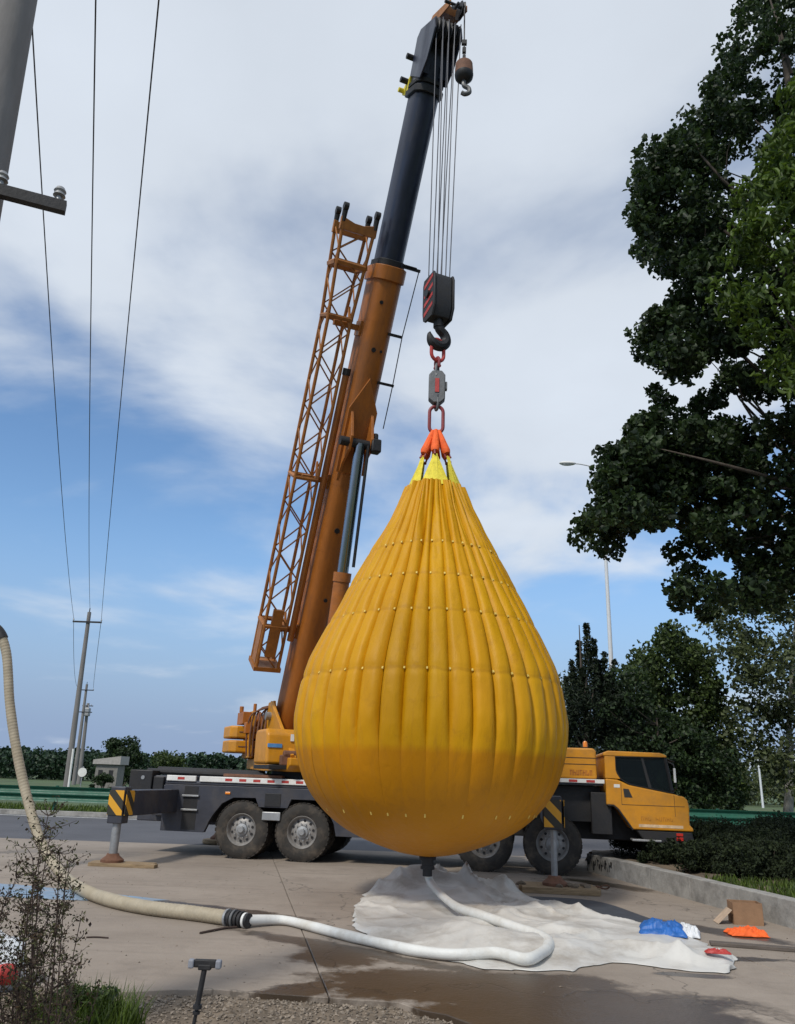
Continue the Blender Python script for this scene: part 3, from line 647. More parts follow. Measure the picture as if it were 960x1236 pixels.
# ---- wheels
def wheel_meshes():
    ty = MB(); ro, wdt = 0.55, 0.30
    prof = [(0.30, 0.02), (0.33, 0.0), (0.43, -0.012), (0.50, 0.012), (0.535, 0.03), (0.548, 0.06), (0.55, 0.15), (0.548, 0.24), (0.535, 0.27), (0.50, 0.288), (0.40, 0.30), (0.30, 0.28)]
    ty.lathe(prof + [prof[0]], axis='y', n=48, caps=False)
    for k in range(36):     # tread lugs
        a = 2 * math.pi * k / 36
        for yy, da in ((0.075, 0.0), (0.225, 0.087)):
            ty.box((0.547 * math.cos(a + da), yy, 0.547 * math.sin(a + da)), (0.016, 0.12, 0.07), Matrix.Rotation(-(a + da), 3, 'Y'))
    rm = MB(); rm.lathe([(0.315, 0.025), (0.30, 0.005), (0.285, 0.02), (0.27, 0.07), (0.25, 0.10), (0.20, 0.085), (0.15, 0.06), (0.12, 0.06), (0.12, 0.20), (0.30, 0.24)], axis='y', n=40, caps=False)
    hl = MB()
    for k in range(10):
        a = 2 * math.pi * k / 10; hl.cyl((0.215 * math.cos(a), 0.079, 0.215 * math.sin(a)), (0.215 * math.cos(a), 0.10, 0.215 * math.sin(a)), 0.026, n=10)
    hb_ = MB(); hb_.lathe([(0.0, -0.035), (0.05, -0.035), (0.065, -0.02), (0.07, 0.02), (0.115, 0.03), (0.12, 0.075)], axis='y', n=24)
    bo = MB()
    for k in range(10):
        a = 2 * math.pi * (k + 0.5) / 10; bo.cyl((0.155 * math.cos(a), 0.03, 0.155 * math.sin(a)), (0.155 * math.cos(a), 0.07, 0.155 * math.sin(a)), 0.014, n=6)
    return ty.mesh('tyre', MT['rubber']), rm.mesh('rim', MT['rim']), hl.mesh('hand_holes', MT['black']), hb_.mesh('hub', MT['steel']), bo.mesh('wheel_nuts', MT['steel'])
WM = wheel_meshes(); AX = (0.0, 1.26, 4.86, 6.15)
for ax in AX:
    for s in (-1, 1):
        M = Matrix.Translation((ax, s * 1.25, 0.545)) @ (Matrix.Identity(4) if s < 0 else Matrix.Rotation(math.pi, 4, 'Z'))
        M = M @ Matrix.Rotation(random.uniform(0, 6), 4, 'Y')
        wh = inst(WM[0], 'wheel', truck, M)
        for k, nm in ((1, 'rim'), (2, 'hand_holes'), (3, 'hub'), (4, 'wheel_nuts')):
            q = inst(WM[k], nm, wh)
            if k in (2, 4): q['kind'] = 'stuff'
        if ax in AX[:2]:      # twin inner tyre
            inst(WM[0], 'inner_tyre', truck, Matrix.Translation((ax, s * 0.91, 0.545)) @ (Matrix.Identity(4) if s < 0 else Matrix.Rotation(math.pi, 4, 'Z')))
    MB().cyl((ax, -1.0, 0.545), (ax, 1.0, 0.545), 0.09, n=12).build('axle', MT['black'], truck)
# ---- frame and bodywork
MB().span(-2.3, 8.3, -0.5, 0.5, 0.62, 1.2).build('frame', MT['black'], truck, bevel=0.02)
def body(name, spans, mat, bevel=0.012, smooth=0):
    mb = MB()
    for s in spans: mb.span(*s)
    return mb.build(name, mat, truck, smooth=smooth, bevel=bevel)
def both(fn):
    for s in (-1, 1): fn(s)
def flip(mb, s):
    if s > 0: mb.v = [(x, -y, z) for x, y, z in mb.v]
    return mb
arch = lambda cx, r, z0, k=12: [(cx + r * math.cos(math.pi * i / k), z0 + r * math.sin(math.pi * i / k)) for i in range(k + 1)]
# rear side panels with wheel arches cut out
poly = [(-1.72, 0.46), (-0.78, 0.46), (-0.72, 0.60), (-0.70, 0.66)] + [(-0.62, 0.80), (-0.45, 1.02), (-0.22, 1.14)] + [(0.25, 1.15), (0.33, 0.98), (0.93, 0.98), (1.0, 1.15), (1.5, 1.15), (1.75, 0.98), (1.9, 0.72), (1.95, 0.5), (4.0, 0.5), (4.05, 0.75), (4.2, 1.0), (4.45, 1.14), (5.3, 1.14), (5.3, 1.30), (3.9, 1.36), (-1.72, 1.36)]
both(lambda s: flip(MB().prism(poly, NS + 0.0, NS + 0.10), s).build('side_panel', MT['chassis'], truck, smooth=0, bevel=0.008))
body('deck', [(-1.72, 4.4, -1.23, 1.23, 1.365, 1.42)], MT['chassis'])
body('mudguard', [(-0.7, 2.0, -1.22, -0.55, 1.17, 1.2), (-0.7, 2.0, 0.55, 1.22, 1.17, 1.2)], MT['black'])
# ladder recess and steps on the rear panel
st = body('ladder', [(-1.28, -0.98, NS - 0.004, NS + 0.0, 0.50, 1.33)], MT['black'], bevel=0)
for z in (0.86, 1.13):
    mb = MB(); mb.span(-1.31, -0.95, NS - 0.05, NS - 0.004, z, z + 0.035); mb.build('step', MT['steel'], st, smooth=0, bevel=0.005)
body('side_marker', [(-0.40, -0.29, NS - 0.02, NS, 1.20, 1.25)], MT['lampor'])
body('junction_bracket', [(0.42, 0.80, NS - 0.03, NS + 0.02, 0.74, 0.90)], MT['steel'])
body('relay_box', [(0.45, 0.78, NS - 0.012, NS - 0.002, 1.0, 1.25)], MT['black'])
# reflective edge of the deck: white band, red patches
rf = body('reflective_band', [(-1.70, -1.06, NS - 0.012, NS + 0.05, 1.425, 1.535), (-0.98, 4.3, NS - 0.012, NS + 0.05, 1.425, 1.535)], MT['white'])
for k in range(16):
    x = -1.38 if k == 0 else -0.35 + (k - 1) * 0.30
    MB().span(x - 0.075, x + 0.075, NS - 0.016, NS - 0.0125, 1.455, 1.505).build('red_patch', MT['red'], rf, smooth=0)
# clutter lying on the rear deck
for k, (a, b_, r) in enumerate((((-2.3, -0.9, 1.60), (0.6, -0.9, 1.57), 0.06), ((-2.2, -0.6, 1.62), (0.2, -0.7, 1.60), 0.08), ((-2.25, -0.3, 1.60), (0.0, -0.3, 1.62), 0.07))):
    MB().cyl(a, b_, r, n=10).build('deck_pipe', MT['black'], truck)
body('deck_plank', [(-0.5, 0.75, -1.2, -0.95, 1.54, 1.60), (-0.9, 0.6, -0.85, -0.6, 1.54, 1.62)], MT['rust'])
# rear outrigger housing, tail lamp cluster and bumper
body('outrigger_housing', [(-1.95, -1.40, -1.24, 1.24, 0.74, 1.34)], MT['chassis'], 0.02)
body('tail_box', [(-2.45, -1.73, -1.2, 1.2, 1.08, 1.52), (-2.35, -1.75, -1.05, 1.05, 0.62, 1.07)], MT['chassis'], 0.02)
body('tail_cluster', [(-2.5, -2.0, -1.30, -0.9, 1.18, 1.62), (-1.98, -1.75, -1.28, -0.95, 1.22, 1.50)], MT['black'], 0.02)
MB().cyl((-2.2, -1.30, 1.47), (-2.2, -1.315, 1.47), 0.04, n=12).build('tail_lamp', MT['steel'], truck)
body('reflective_plate', [(-2.52, -2.505, -1.15, -0.95, 1.5, 1.62)], MT['white'], 0)
# ---- outriggers: beam, jack box, striped plate, cylinder, foot
def outrigger(x, s, ext, zb0, zb1, zbox, foot_z, striped=(True)):
    ye = s * (1.25 + ext)
    b = MB(); b.span(x - 0.17, x + 0.17, min(s * 0.9, ye), max(s * 0.9, ye), zb0, zb1); bo = b.build('outrigger_beam', MT['chassis'], truck, smooth=0, bevel=0.015)
    j = MB(); j.span(x - 0.14, x + 0.14, min(ye, ye + s * 0.26), max(ye, ye + s * 0.26), zbox, zb1 + 0.06); jo = j.build('jack_box', MT['chassis'], truck, smooth=0, bevel=0.015)
    p = MB(); p.span(x - 0.15, x + 0.13, min(ye + s * 0.262, ye + s * 0.275), max(ye + s * 0.262, ye + s * 0.275), zb1 - 0.42 if zb1 < 1.4 else zb1 - 0.02, zb1 if zb1 < 1.4 else zb1 + 0.36); p.build('striped_plate', MT['stripes'], jo, smooth=0)
    p = MB(); p.span(x + 0.172, x + 0.182, min(ye - s * 0.05, ye + s * 0.26), max(ye - s * 0.05, ye + s * 0.26), zb1 - 0.42 if zb1 < 1.4 else zb1 + 0.0, zb1 if zb1 < 1.4 else zb1 + 0.36); p.build('striped_plate', MT['stripes'], jo, smooth=0)
    yc = ye + s * 0.13
    MB().cyl((x, yc, zbox + 0.05), (x, yc, foot_z + 0.05), 0.075 if x < 3 else 0.052, n=16).build('jack_cylinder', MT['steel'], truck)
    f = MB(); f.lathe([(0.20, foot_z), (0.20, foot_z + 0.04), (0.12, foot_z + 0.10), (0.10, foot_z + 0.14), (0.0, foot_z + 0.14)], c=(x, yc, 0), n=20); f.build('jack_foot', MT['rust'], truck)
    return TW @ Vector((x, yc, 0))
OR = [outrigger(-1.58, -1, 2.02, 0.82, 1.26, 0.70, 0.062), outrigger(6.10, -1, 2.15, 1.0, 1.38, 0.92, 0.09), outrigger(-1.62, 1, 0.55, 0.82, 1.26, 0.55, 0.10), outrigger(6.10, 1, 1.6, 1.0, 1.38, 0.92, 0.09)]
# ---- front: deck, hood, cab
body('front_deck', [(5.32, 7.14, -1.22, 1.22, 1.62, 1.66)], MT['chassis'])
fb = body('front_reflective_band', [(5.32, 7.16, NS, NS + 0.06, 1.662, 1.735)], MT['white'], 0.004)
for k in range(5): MB().span(5.5 + k * 0.33, 5.66 + k * 0.33, NS - 0.006, NS - 0.001, 1.675, 1.72).build('red_patch', MT['red'], fb, smooth=0)
body('front_substructure', [(5.5, 7.1, -0.95, 0.95, 0.95, 1.61)], MT['black'])
hd = MB(); hd.prism([(5.55, 1.74), (5.55, 2.24), (5.60, 2.31), (6.98, 2.31), (7.03, 2.26), (7.03, 1.74)], -1.2, 1.2); hood = hd.build('engine_hood', MT['yellow'], truck, smooth=0, bevel=0.03)
for z in (2.0, 2.12): MB().span(5.56, 7.02, -1.206, -1.2005, z, z + 0.012).build('hood_groove', MT['black'], hood, smooth=0)
MB().cyl((6.85, -0.9, 2.31), (6.85, -0.9, 2.34), 0.05, n=12).build('beacon_base', MT['black'], hood); MB().lathe([(0.045, 2.34), (0.045, 2.42), (0.03, 2.45), (0, 2.46)], c=(6.85, -0.9, 0), n=14).build('beacon', MT['lampor'], hood)
lt = MB()
for k in range(7):      # worn red lettering on the hood side, unreadable in the photograph
    x = 6.52 + k * 0.062
    lt.span(x, x + 0.014, -1.207, -1.2005, 1.80, 1.90); lt.span(x, x + 0.045, -1.207, -1.2005, 1.885 - 0.04 * (k % 3), 1.90 - 0.04 * (k % 3)); lt.span(x + 0.034, x + 0.046, -1.207, -1.2005, 1.80, 1.90 - 0.045 * (k % 2))
lt.build('lettering', pmat('worn_red_letters', (0.38, 0.12, 0.02), 0.6, bump=0), hood, smooth=0)
low = [(7.18, 1.28), (7.18, 1.76), (7.40, 1.745), (7.60, 1.66), (8.38, 1.525), (8.60, 1.475), (8.66, 1.42), (8.685, 1.30), (8.67, 0.98), (8.73, 0.92), (8.73, 0.865), (7.63, 0.865), (7.38, 1.22), (7.30, 1.28)]
cab = MB().prism(low, NS, 1.25).build('cab', MT['yellow'], truck, smooth=0, bevel=0.025, seg=3)
rear = [(7.18, 1.765), (7.18, 2.17), (7.38, 2.17), (7.38, 1.92), (7.40, 1.85), (7.46, 1.755)]
for s in (-1, 1): flip(MB().prism(rear, NS, NS + 0.09), s).build('rear_pillar', MT['yellow'], cab, smooth=0, bevel=0.008)
MB().span(7.18, 7.23, -1.15, 1.15, 1.77, 2.17).build('rear_wall', MT['yellow'], cab, smooth=0)
MB().prism([(7.16, 2.172), (7.16, 2.235), (7.25, 2.27), (8.22, 2.255), (8.33, 2.215), (8.345, 2.172)], NS - 0.01, 1.26).build('roof', MT['yellow'], cab, smooth=0, bevel=0.018, seg=3)
wn_ = [(7.385, 2.17), (7.385, 1.93), (7.41, 1.86), (7.47, 1.755), (7.62, 1.665), (8.38, 1.535), (8.30, 2.17)]
for s in (-1, 1):
    gl = flip(MB().prism(wn_, NS + 0.035, NS + 0.043), s).build('side_window', MT['glass'], cab, smooth=0)
    pb = MB(); pb.prism([(7.86, 2.165), (7.90, 2.165), (8.03, 1.61), (7.97, 1.62)], NS + 0.02, NS + 0.034); flip(pb, s).build('window_bar', MT['black'], gl, smooth=0)
    ap = MB(); ap.tube([(8.40, NS + 0.05, 1.53), (8.36, NS + 0.05, 1.85), (8.31, NS + 0.05, 2.18)], 0.035, 8); flip(ap, s).build('front_pillar', MT['black'], cab)
MB().prism([(8.42, 1.53), (8.32, 2.17), (8.33, 2.17), (8.432, 1.53)], -1.15, 1.15).build('windscreen', MT['glass'], cab, smooth=0)
se = MB(); se.span(7.45, 7.95, -0.95, -0.4, 1.70, 1.80); se.span(7.42, 7.54, -0.95, -0.4, 1.80, 2.12); se.build('seat', MT['black'], cab, smooth=0, bevel=0.03)
sw = MB(); sw.tube([(8.15 + 0.08 * math.cos(a), -0.68 + 0.19 * math.sin(a), 1.80 + 0.16 * math.cos(a)) for a in [2 * math.pi * i / 20 for i in range(20)]], 0.015, 6, closed=True); sw.cyl((8.15, -0.68, 1.8), (8.3, -0.68, 1.58), 0.02, n=8); sw.build('steering_wheel', MT['black'], cab)
MB().prism([(7.50, 1.585), (7.60, 1.58), (7.665, 1.43), (7.515, 1.43)], NS - 0.005, NS - 0.0005).build('air_vent', MT['tape'], cab, smooth=0)
MB().span(7.33, 7.44, NS - 0.005, NS - 0.0005, 1.60, 1.66).build('white_plate', MT['white'], cab, smooth=0)
sm_ = MB(); sm_.span(7.46, 7.466, NS - 0.004, NS - 0.0003, 1.30, 1.70); sm_.span(8.42, 8.426, NS - 0.004, NS - 0.0003, 1.12, 1.50); sm_.span(7.46, 8.60, NS - 0.004, NS - 0.0003, 1.295, 1.303); sm_.build('door_seam', MT['tape'], cab, smooth=0)
lt = MB()
for k in range(9):      # faded dark lettering, unreadable in the photograph
    if k == 3: continue
    x = 7.80 + k * 0.066
    lt.span(x, x + 0.010, NS - 0.004, NS - 0.0005, 1.03, 1.10); lt.span(x + 0.012, x + 0.045, NS - 0.004, NS - 0.0005, 1.09 - 0.03 * (k % 3), 1.10 - 0.03 * (k % 3)); lt.span(x + 0.035, x + 0.046, NS - 0.004, NS - 0.0005, 1.03, 1.07 + 0.03 * (k % 2))
lt.build('lettering', pmat('faded_letters', (0.42, 0.17, 0.012), 0.6, bump=0), cab, smooth=0)
rs = MB(); rs.span(7.75, 8.55, NS - 0.004, NS - 0.0005, 0.915, 0.965); rs.build('pale_sill_stripe', pmat('faded_sill', (0.62, 0.45, 0.28), 0.6, var=0.25, scale=14), cab, smooth=0)
MB().span(8.42, 8.46, -1.42, -1.36, 1.72, 1.98).build('mirror', MT['white'], cab, smooth=0, bevel=0.012); mr = MB(); mr.tube([(8.36, -1.2, 2.1), (8.44, -1.36, 2.04), (8.44, -1.39, 1.97)], 0.012, 6); mr.tube([(8.40, -1.2, 1.56), (8.47, -1.36, 1.62), (8.44, -1.39, 1.74)], 0.012, 6); mr.build('mirror_arm', MT['black'], cab)
sl_ = MB(); sl_.tube([(p[0], NS + 0.012, p[1]) for p in wn_], 0.014, 6, closed=True); sl_.build('window_seal', MT['black'], cab)
MB().prism([(8.30, 2.19), (8.50, 2.11), (8.50, 2.10), (8.30, 2.17)], -1.15, 1.15).build('sun_visor', MT['black'], cab, smooth=0)
fl = MB(); fl.tube([(7.20, NS - 0.01, 1.28), (7.31, NS - 0.01, 1.275), (7.39, NS - 0.01, 1.21), (7.64, NS - 0.01, 0.86)], 0.018, 6); fl.build('arch_trim', MT['black'], cab)
for s in (-1, 1): MB().box((8.685, s * 0.95, 1.10), (0.05, 0.34, 0.14)).build('headlight', MT['chrome'], cab, smooth=0, bevel=0.02)
MB().span(8.40, 8.46, -1.12, -0.3, 1.56, 1.60).build('wiper', MT['black'], cab, smooth=0)
MB().prism([(7.70, 0.86), (8.70, 0.86), (8.74, 0.70), (8.60, 0.62), (7.85, 0.66)], -1.22, 1.22).build('bumper', MT['black'], truck, smooth=0, bevel=0.02)
body('cab_step', [(7.62, 8.15, -1.24, -0.9, 0.66, 0.70)], MT['steel'])
body('red_marker', [(8.42, 8.54, -1.235, -1.221, 0.70, 0.76), (8.42, 8.54, -1.235, -1.221, 0.78, 0.83)], MT['lampred'], 0.004)
body('fuel_tank', [(2.2, 3.6, -1.2, -0.6, 0.5, 1.1)], MT['chassis'], 0.05)
body('wheel_arch_liner', [(6.9, 7.28, -1.15, 1.15, 0.75, 1.5)], MT['black'])

# ---- slewing superstructure
FOOT = atY(352, 866, 19.1); TIP = atY(526, 52, 12.55)
bx_ = (TIP - FOOT).normalized(); BL = (TIP - FOOT).length
hdir = Vector((bx_.x, bx_.y, 0)).normalized(); lft = Vector((-hdir.y, hdir.x, 0)); bz_ = bx_.cross(lft)
SL = FOOT + hdir * 1.15; SL.z = 0
SW = Matrix((hdir, lft, Vector((0, 0, 1)))).transposed().to_4x4(); SW.translation = SL
S_ = TWI @ SW
BW = Matrix((bx_, lft, bz_)).transposed().to_4x4(); BW.translation = FOOT
B_ = TWI @ BW
def part(mb, name, mat, M=S_, bevel=0.0, smooth=35, parent=truck, seg=2): return mb.build(name, mat, parent, M if parent is truck else None, smooth, bevel, seg)
mb = MB(); mb.lathe([(0.72, 1.40), (0.72, 1.52), (0.66, 1.54), (0.66, 1.68), (0.0, 1.68)], n=40); part(mb, 'slewing_ring', MT['black'])
mb = MB(); mb.prism([(-2.6, 1.72), (-2.6, 1.95), (1.15, 1.95), (1.15, 1.80), (0.9, 1.68), (-1.0, 1.68)], -0.62, 0.62); part(mb, 'turntable', MT['yellow'], bevel=0.02, smooth=0)
fz = FOOT.z
for s in (-1, 1):
    mb = MB(); mb.prism([(-1.55, 1.955), (-1.75, 2.7), (-1.42, fz + 0.32), (-1.0, fz + 0.34), (-0.8, fz + 0.05), (0.95, 2.05), (0.98, 1.955)], s * 0.47 - 0.03, s * 0.47 + 0.03); part(mb, 'boom_bracket', MT['yellow'], bevel=0.01, smooth=0)
    mb = MB(); mb.tube([(-1.0, s * 0.53, fz + 0.30), (0.98, s * 0.53, 1.98)], 0.05, 4); part(mb, 'bracket_rib', MT['yellow'], bevel=0.01, smooth=0)
mb = MB(); mb.cyl((-1.15, -0.62, fz), (-1.15, 0.62, fz), 0.09, n=16); part(mb, 'boom_pin', MT['steel'])
# counterweight slabs
for z0, z1 in ((2.07, 2.35), (2.40, 2.68)):
    mb = MB(); mb.prism([(-2.25, -1.02), (-2.05, -1.2), (-2.95, -1.2), (-3.05, -1.05), (-3.05, 1.05), (-2.95, 1.2), (-2.05, 1.2), (-2.25, 1.02)][::-1] if False else [(-2.1, -1.20), (-2.0, -1.05), (-2.0, 1.05), (-2.1, 1.20), (-2.85, 1.20), (-3.0, 1.05), (-3.0, -1.05), (-2.85, -1.20)], z0, z1, 'z'); cw = part(mb, 'counterweight', MT['yellow'], bevel=0.04, smooth=0, seg=3)
    mb = MB(); mb.span(-2.003, -1.99, -1.0, 1.0, (z0 + z1) / 2 - 0.012, (z0 + z1) / 2 + 0.012); mb.build('weight_groove', MT['rust'], cw, smooth=0)
# winches behind the boom foot
wnf = MB(); wnf.span(-2.5, -1.75, -0.78, -0.70, 1.96, 3.02); wnf.span(-2.5, -1.75, 0.70, 0.78, 1.96, 3.02); wnf.span(-2.5, -2.42, -0.7, 0.7, 1.96, 2.9); part(wnf, 'winch_frame', MT['yellow'], bevel=0.015, smooth=0)
for zc_ in (2.25, 2.78):
    dm = MB(); dm.lathe([(0.26, -0.55), (0.26, -0.52), (0.17, -0.52), (0.17, 0.52), (0.26, 0.52), (0.26, 0.55)], c=(-2.1, 0, zc_), axis='y', n=24); dw = part(dm, 'winch_drum', MT['orange'])
    rpw = MB()
    for k in range(18): rpw.tube([(-2.1 + 0.19 * math.cos(a), -0.48 + k * 0.056, zc_ + 0.19 * math.sin(a)) for a in [2 * math.pi * i / 16 for i in range(16)]], 0.026, 5, closed=True)
    rpw.build('wound_rope', MT['rope'], dw)
hs = MB()
for k in range(6):
    y = -0.85 + 0.07 * k; hs.tube(spline([(-1.72, y, 2.0), (-1.66 + 0.05 * k, y - 0.05, 2.5), (-1.55, y + 0.03, 2.95 + 0.04 * (k % 3)), (-1.35, -0.3 - 0.03 * k, 3.12), (-1.2, -0.2, 2.95)], 4), 0.022, 6)
part(hs, 'hydraulic_hoses', MT['rust'])
hy = MB(); hy.span(-2.45, -1.85, -0.98, -0.79, 2.72, 3.0); hy.span(-1.8, -1.6, -0.95, -0.8, 2.5, 2.75); hy.cyl((-2.2, -0.95, 3.0), (-2.2, -0.95, 3.14), 0.05); hy.cyl((-1.9, -0.7, 2.95), (-1.9, -0.7, 3.2), 0.04); part(hy, 'valve_block', MT['orange'], bevel=0.01)
# side hood with label
hd = MB(); hd.prism([(-0.25, 1.82), (-0.25, 2.42), (-0.15, 2.52), (0.62, 2.52), (0.76, 2.42), (0.80, 1.82)], -1.03, -0.20); hood2 = part(hd, 'side_hood', MT['yellow'], bevel=0.06, smooth=0, seg=4)
MB().box((0.79, -0.86, 2.18), (0.02, 0.30, 0.075), Matrix.Rotation(-0.07, 3, 'Y')).build('blue_label', MT['blue'], hood2, smooth=0)
MB().box((0.785, -0.50, 2.35), (0.02, 0.07, 0.14), Matrix.Rotation(-0.07, 3, 'Y')).build('white_reflection', MT['white'], hood2, smooth=0)  # white patch painted in for a window reflection on the hood
mb = MB(); mb.span(0.80, 0.95, -0.75, -0.22, 1.80, 2.0); mb.cyl((0.9, -0.7, 2.02), (0.9, -0.25, 2.02), 0.07); mb.build('hydraulic_motor', MT['rust'], hood2, smooth=0, bevel=0.02)
mb = MB(); mb.span(-0.3, 0.95, -1.0, -0.62, 1.72, 1.80); part(mb, 'hood_tray', MT['black'], bevel=0.01, smooth=0)
# operator cab on the far side of the boom
mb = MB(); mb.prism([(-0.9, 1.75), (-0.9, 3.1), (-0.75, 3.2), (0.35, 3.15), (0.75, 2.2), (0.7, 1.75)], 0.66, 1.5); oc = part(mb, 'operator_cab', MT['yellow'], bevel=0.03, smooth=0)
MB().prism([(-0.7, 2.3), (-0.7, 3.0), (0.25, 3.0), (0.6, 2.3)], 1.502, 1.51).build('side_window', MT['glass'], oc, smooth=0)
MB().prism([(0.42, 3.08), (0.43, 3.08), (0.80, 2.25), (0.79, 2.25)], 0.72, 1.44).build('front_window', MT['glass'], oc, smooth=0)

# ---- boom
def bsec(w_, ht, zb, ch_=0.30):     # box boom section, flat top, folded bottom
    c = w_ * ch_
    return [(-w_ / 2, zb + ht), (w_ / 2, zb + ht), (w_ / 2, zb + c * 0.9), (w_ / 2 - c * 0.45, zb + c * 0.25), (w_ / 2 - c, zb), (-w_ / 2 + c, zb), (-w_ / 2 + c * 0.45, zb + c * 0.25), (-w_ / 2, zb + c * 0.9)]
LB = 10.35
mb = MB(); mb.prism(bsec(0.62, 0.74, -0.40), -0.35, LB, 'x'); boom1 = part(mb, 'base_boom', MT['orange'], B_, bevel=0.012)
col_ = MB(); col_.prism(bsec(0.70, 0.84, -0.45), LB - 0.28, LB + 0.02, 'x'); col_.build('boom_collar', MT['orange'], boom1, bevel=0.01)
col_ = MB(); col_.prism(bsec(0.60, 0.70, -0.38), LB + 0.02, LB + 0.16, 'x'); col_.build('slide_pad', MT['black'], boom1, bevel=0.01)
# pointed doubler plate carrying the lift cylinder lug
dp = MB(); dp.prism([(5.9, -0.325), (5.9, 0.325), (7.3, 0.325), (8.0, 0.0), (7.3, -0.325)], -0.45, -0.402, 'z'); dp.build('lug_plate', MT['orange'], boom1, smooth=0, bevel=0.01)
dp = MB(); dp.prism([(5.7, -0.40), (7.3, -0.40), (7.15, -0.52), (6.75, -0.80), (6.45, -0.80), (6.1, -0.52)], -0.26, -0.20); dp.prism([(5.7, -0.40), (7.3, -0.40), (7.15, -0.52), (6.75, -0.80), (6.45, -0.80), (6.1, -0.52)], 0.20, 0.26); dp.build('cylinder_lug', MT['orange'], boom1, smooth=0, bevel=0.01)
MB().cyl((6.6, -0.45, -0.70), (6.6, 0.42, -0.70), 0.10, n=16).build('lug_pin', MT['black'], boom1)
for xx, yy, rr_ in ((8.6, -0.05, 0.05), (8.6, 0.12, 0.03), (4.6, 0.0, 0.06), (3.0, 0.08, 0.045), (9.6, -0.1, 0.04)): MB().cyl((xx, yy, -0.402), (xx, yy, -0.42), rr_, n=14).build('grease_plug', MT['black'], boom1)
for xx in (2.4, 4.1, 5.6, 9.2): MB().prism([(p[0] * 1.006, p[1] * 1.006) for p in bsec(0.62, 0.74, -0.40)], xx - 0.012, xx + 0.012, 'x').build('weld_seam', MT['orange'], boom1)
L2 = BL - 0.55
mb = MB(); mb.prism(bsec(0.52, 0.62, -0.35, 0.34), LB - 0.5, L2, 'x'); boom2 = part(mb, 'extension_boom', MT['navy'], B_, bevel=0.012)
for k, (xx, yy) in enumerate(((LB + 0.1, 0.36), (LB + 0.08, 0.45), (7.95, 0.42), (9.0, 0.36))):     # cable guides along the right edge
    MB().span(xx - 0.03, xx + 0.03, 0.2, yy + 0.15, -0.42, -0.36).build('cable_guide', MT['black'], boom1, smooth=0)
MB().tube([(LB + 0.08, 0.58, -0.39), (9.0, 0.5, -0.46), (7.95, 0.55, -0.39), (7.0, 0.55, -0.39)], 0.012, 5).build('gauge_cable', MT['wire'], boom1)
# lift cylinder
cyl_a = S_.inverted() @ TWI @ (BW @ Vector((6.6, 0.0, -0.70))); cyl_b = Vector((1.05, 0.0, 2.05))
dv = (cyl_a - cyl_b)
mb = MB(); mb.tube([cyl_b, cyl_b + dv * 0.56], 0.17, 20); mb.tube([cyl_b + dv * 0.545, cyl_b + dv * 0.575], 0.19, 20); lc_ = part(mb, 'lift_cylinder', MT['orange'])
mb = MB(); mb.tube([cyl_b + dv * 0.57, cyl_a], 0.12, 20); mb.build('piston_rod', MT['chrome'], lc_)
mb = MB(); mb.tube([cyl_b + dv * 0.60 + Vector((0.1, 0.18, -0.05)), cyl_a + Vector((0.1, 0.16, -0.05))], 0.035, 8); mb.build('oil_pipe', MT['black'], lc_)
mb = MB(); mb.box(cyl_a + Vector((0.05, 0.33, -0.02)), (0.22, 0.22, 0.3)); mb.cyl(cyl_a + Vector((0.05, 0.33, 0.12)), cyl_a + Vector((0.05, 0.33, 0.28)), 0.06); mb.build('holding_valve', MT['black'], lc_, bevel=0.03)
mb = MB(); mb.tube([cyl_b + Vector((0, -0.3, 0)), cyl_b + Vector((0, 0.3, 0))], 0.12, 16); part(mb, 'cylinder_pivot', MT['black'])
# boom head with sheaves
mb = MB()
hpoly = [(L2 - 0.12, 0.30), (BL + 0.12, 0.36), (BL + 0.25, 0.22), (BL + 0.22, -0.55), (BL - 0.02, -0.72), (L2 - 0.05, -0.62), (L2 - 0.35, -0.40)]
for y in (-0.29, 0.29): mb.prism(hpoly, y - 0.018, y + 0.018)
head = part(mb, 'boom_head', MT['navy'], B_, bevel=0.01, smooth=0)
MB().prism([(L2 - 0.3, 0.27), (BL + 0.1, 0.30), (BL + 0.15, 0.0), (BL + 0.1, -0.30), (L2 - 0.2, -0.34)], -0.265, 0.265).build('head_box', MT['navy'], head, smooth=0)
mb = MB(); mb.prism(bsec(0.64, 0.74, -0.41), L2 - 0.55, L2 - 0.42, 'x'); mb.prism(bsec(0.60, 0.70, -0.39), L2 - 0.36, L2 - 0.28, 'x'); mb.build('end_collar', MT['black'], head, bevel=0.01)
SH = (BL + 0.02, -0.45)
for k in range(6): MB().lathe([(0.10, -0.03), (0.25, -0.03), (0.22, 0.0), (0.25, 0.03), (0.10, 0.03)], c=(SH[0], -0.24 + k * 0.095, SH[1]), axis='y', n=22).build('sheave', MT['black'], head)
for k in range(3): MB().lathe([(0.08, -0.03), (0.20, -0.03), (0.17, 0.0), (0.20, 0.03), (0.08, 0.03)], c=(BL + 0.0, -0.18 + k * 0.17, 0.40), axis='y', n=20).build('top_sheave', MT['jib'], head)
mb = MB(); mb.prism([(L2 - 0.5, 0.28), (L2 - 0.42, 0.62), (L2 - 0.30, 0.64), (L2 - 0.1, 0.30)], -0.30, -0.25); mb.prism([(L2 - 0.5, 0.28), (L2 - 0.42, 0.62), (L2 - 0.30, 0.64), (L2 - 0.1, 0.30)], -0.05, 0.0); mb.cyl((L2 - 0.36, -0.42, 0.55), (L2 - 0.36, 0.05, 0.55), 0.05, n=10); mb.build('rope_guard', MT['sling'], head, smooth=0)
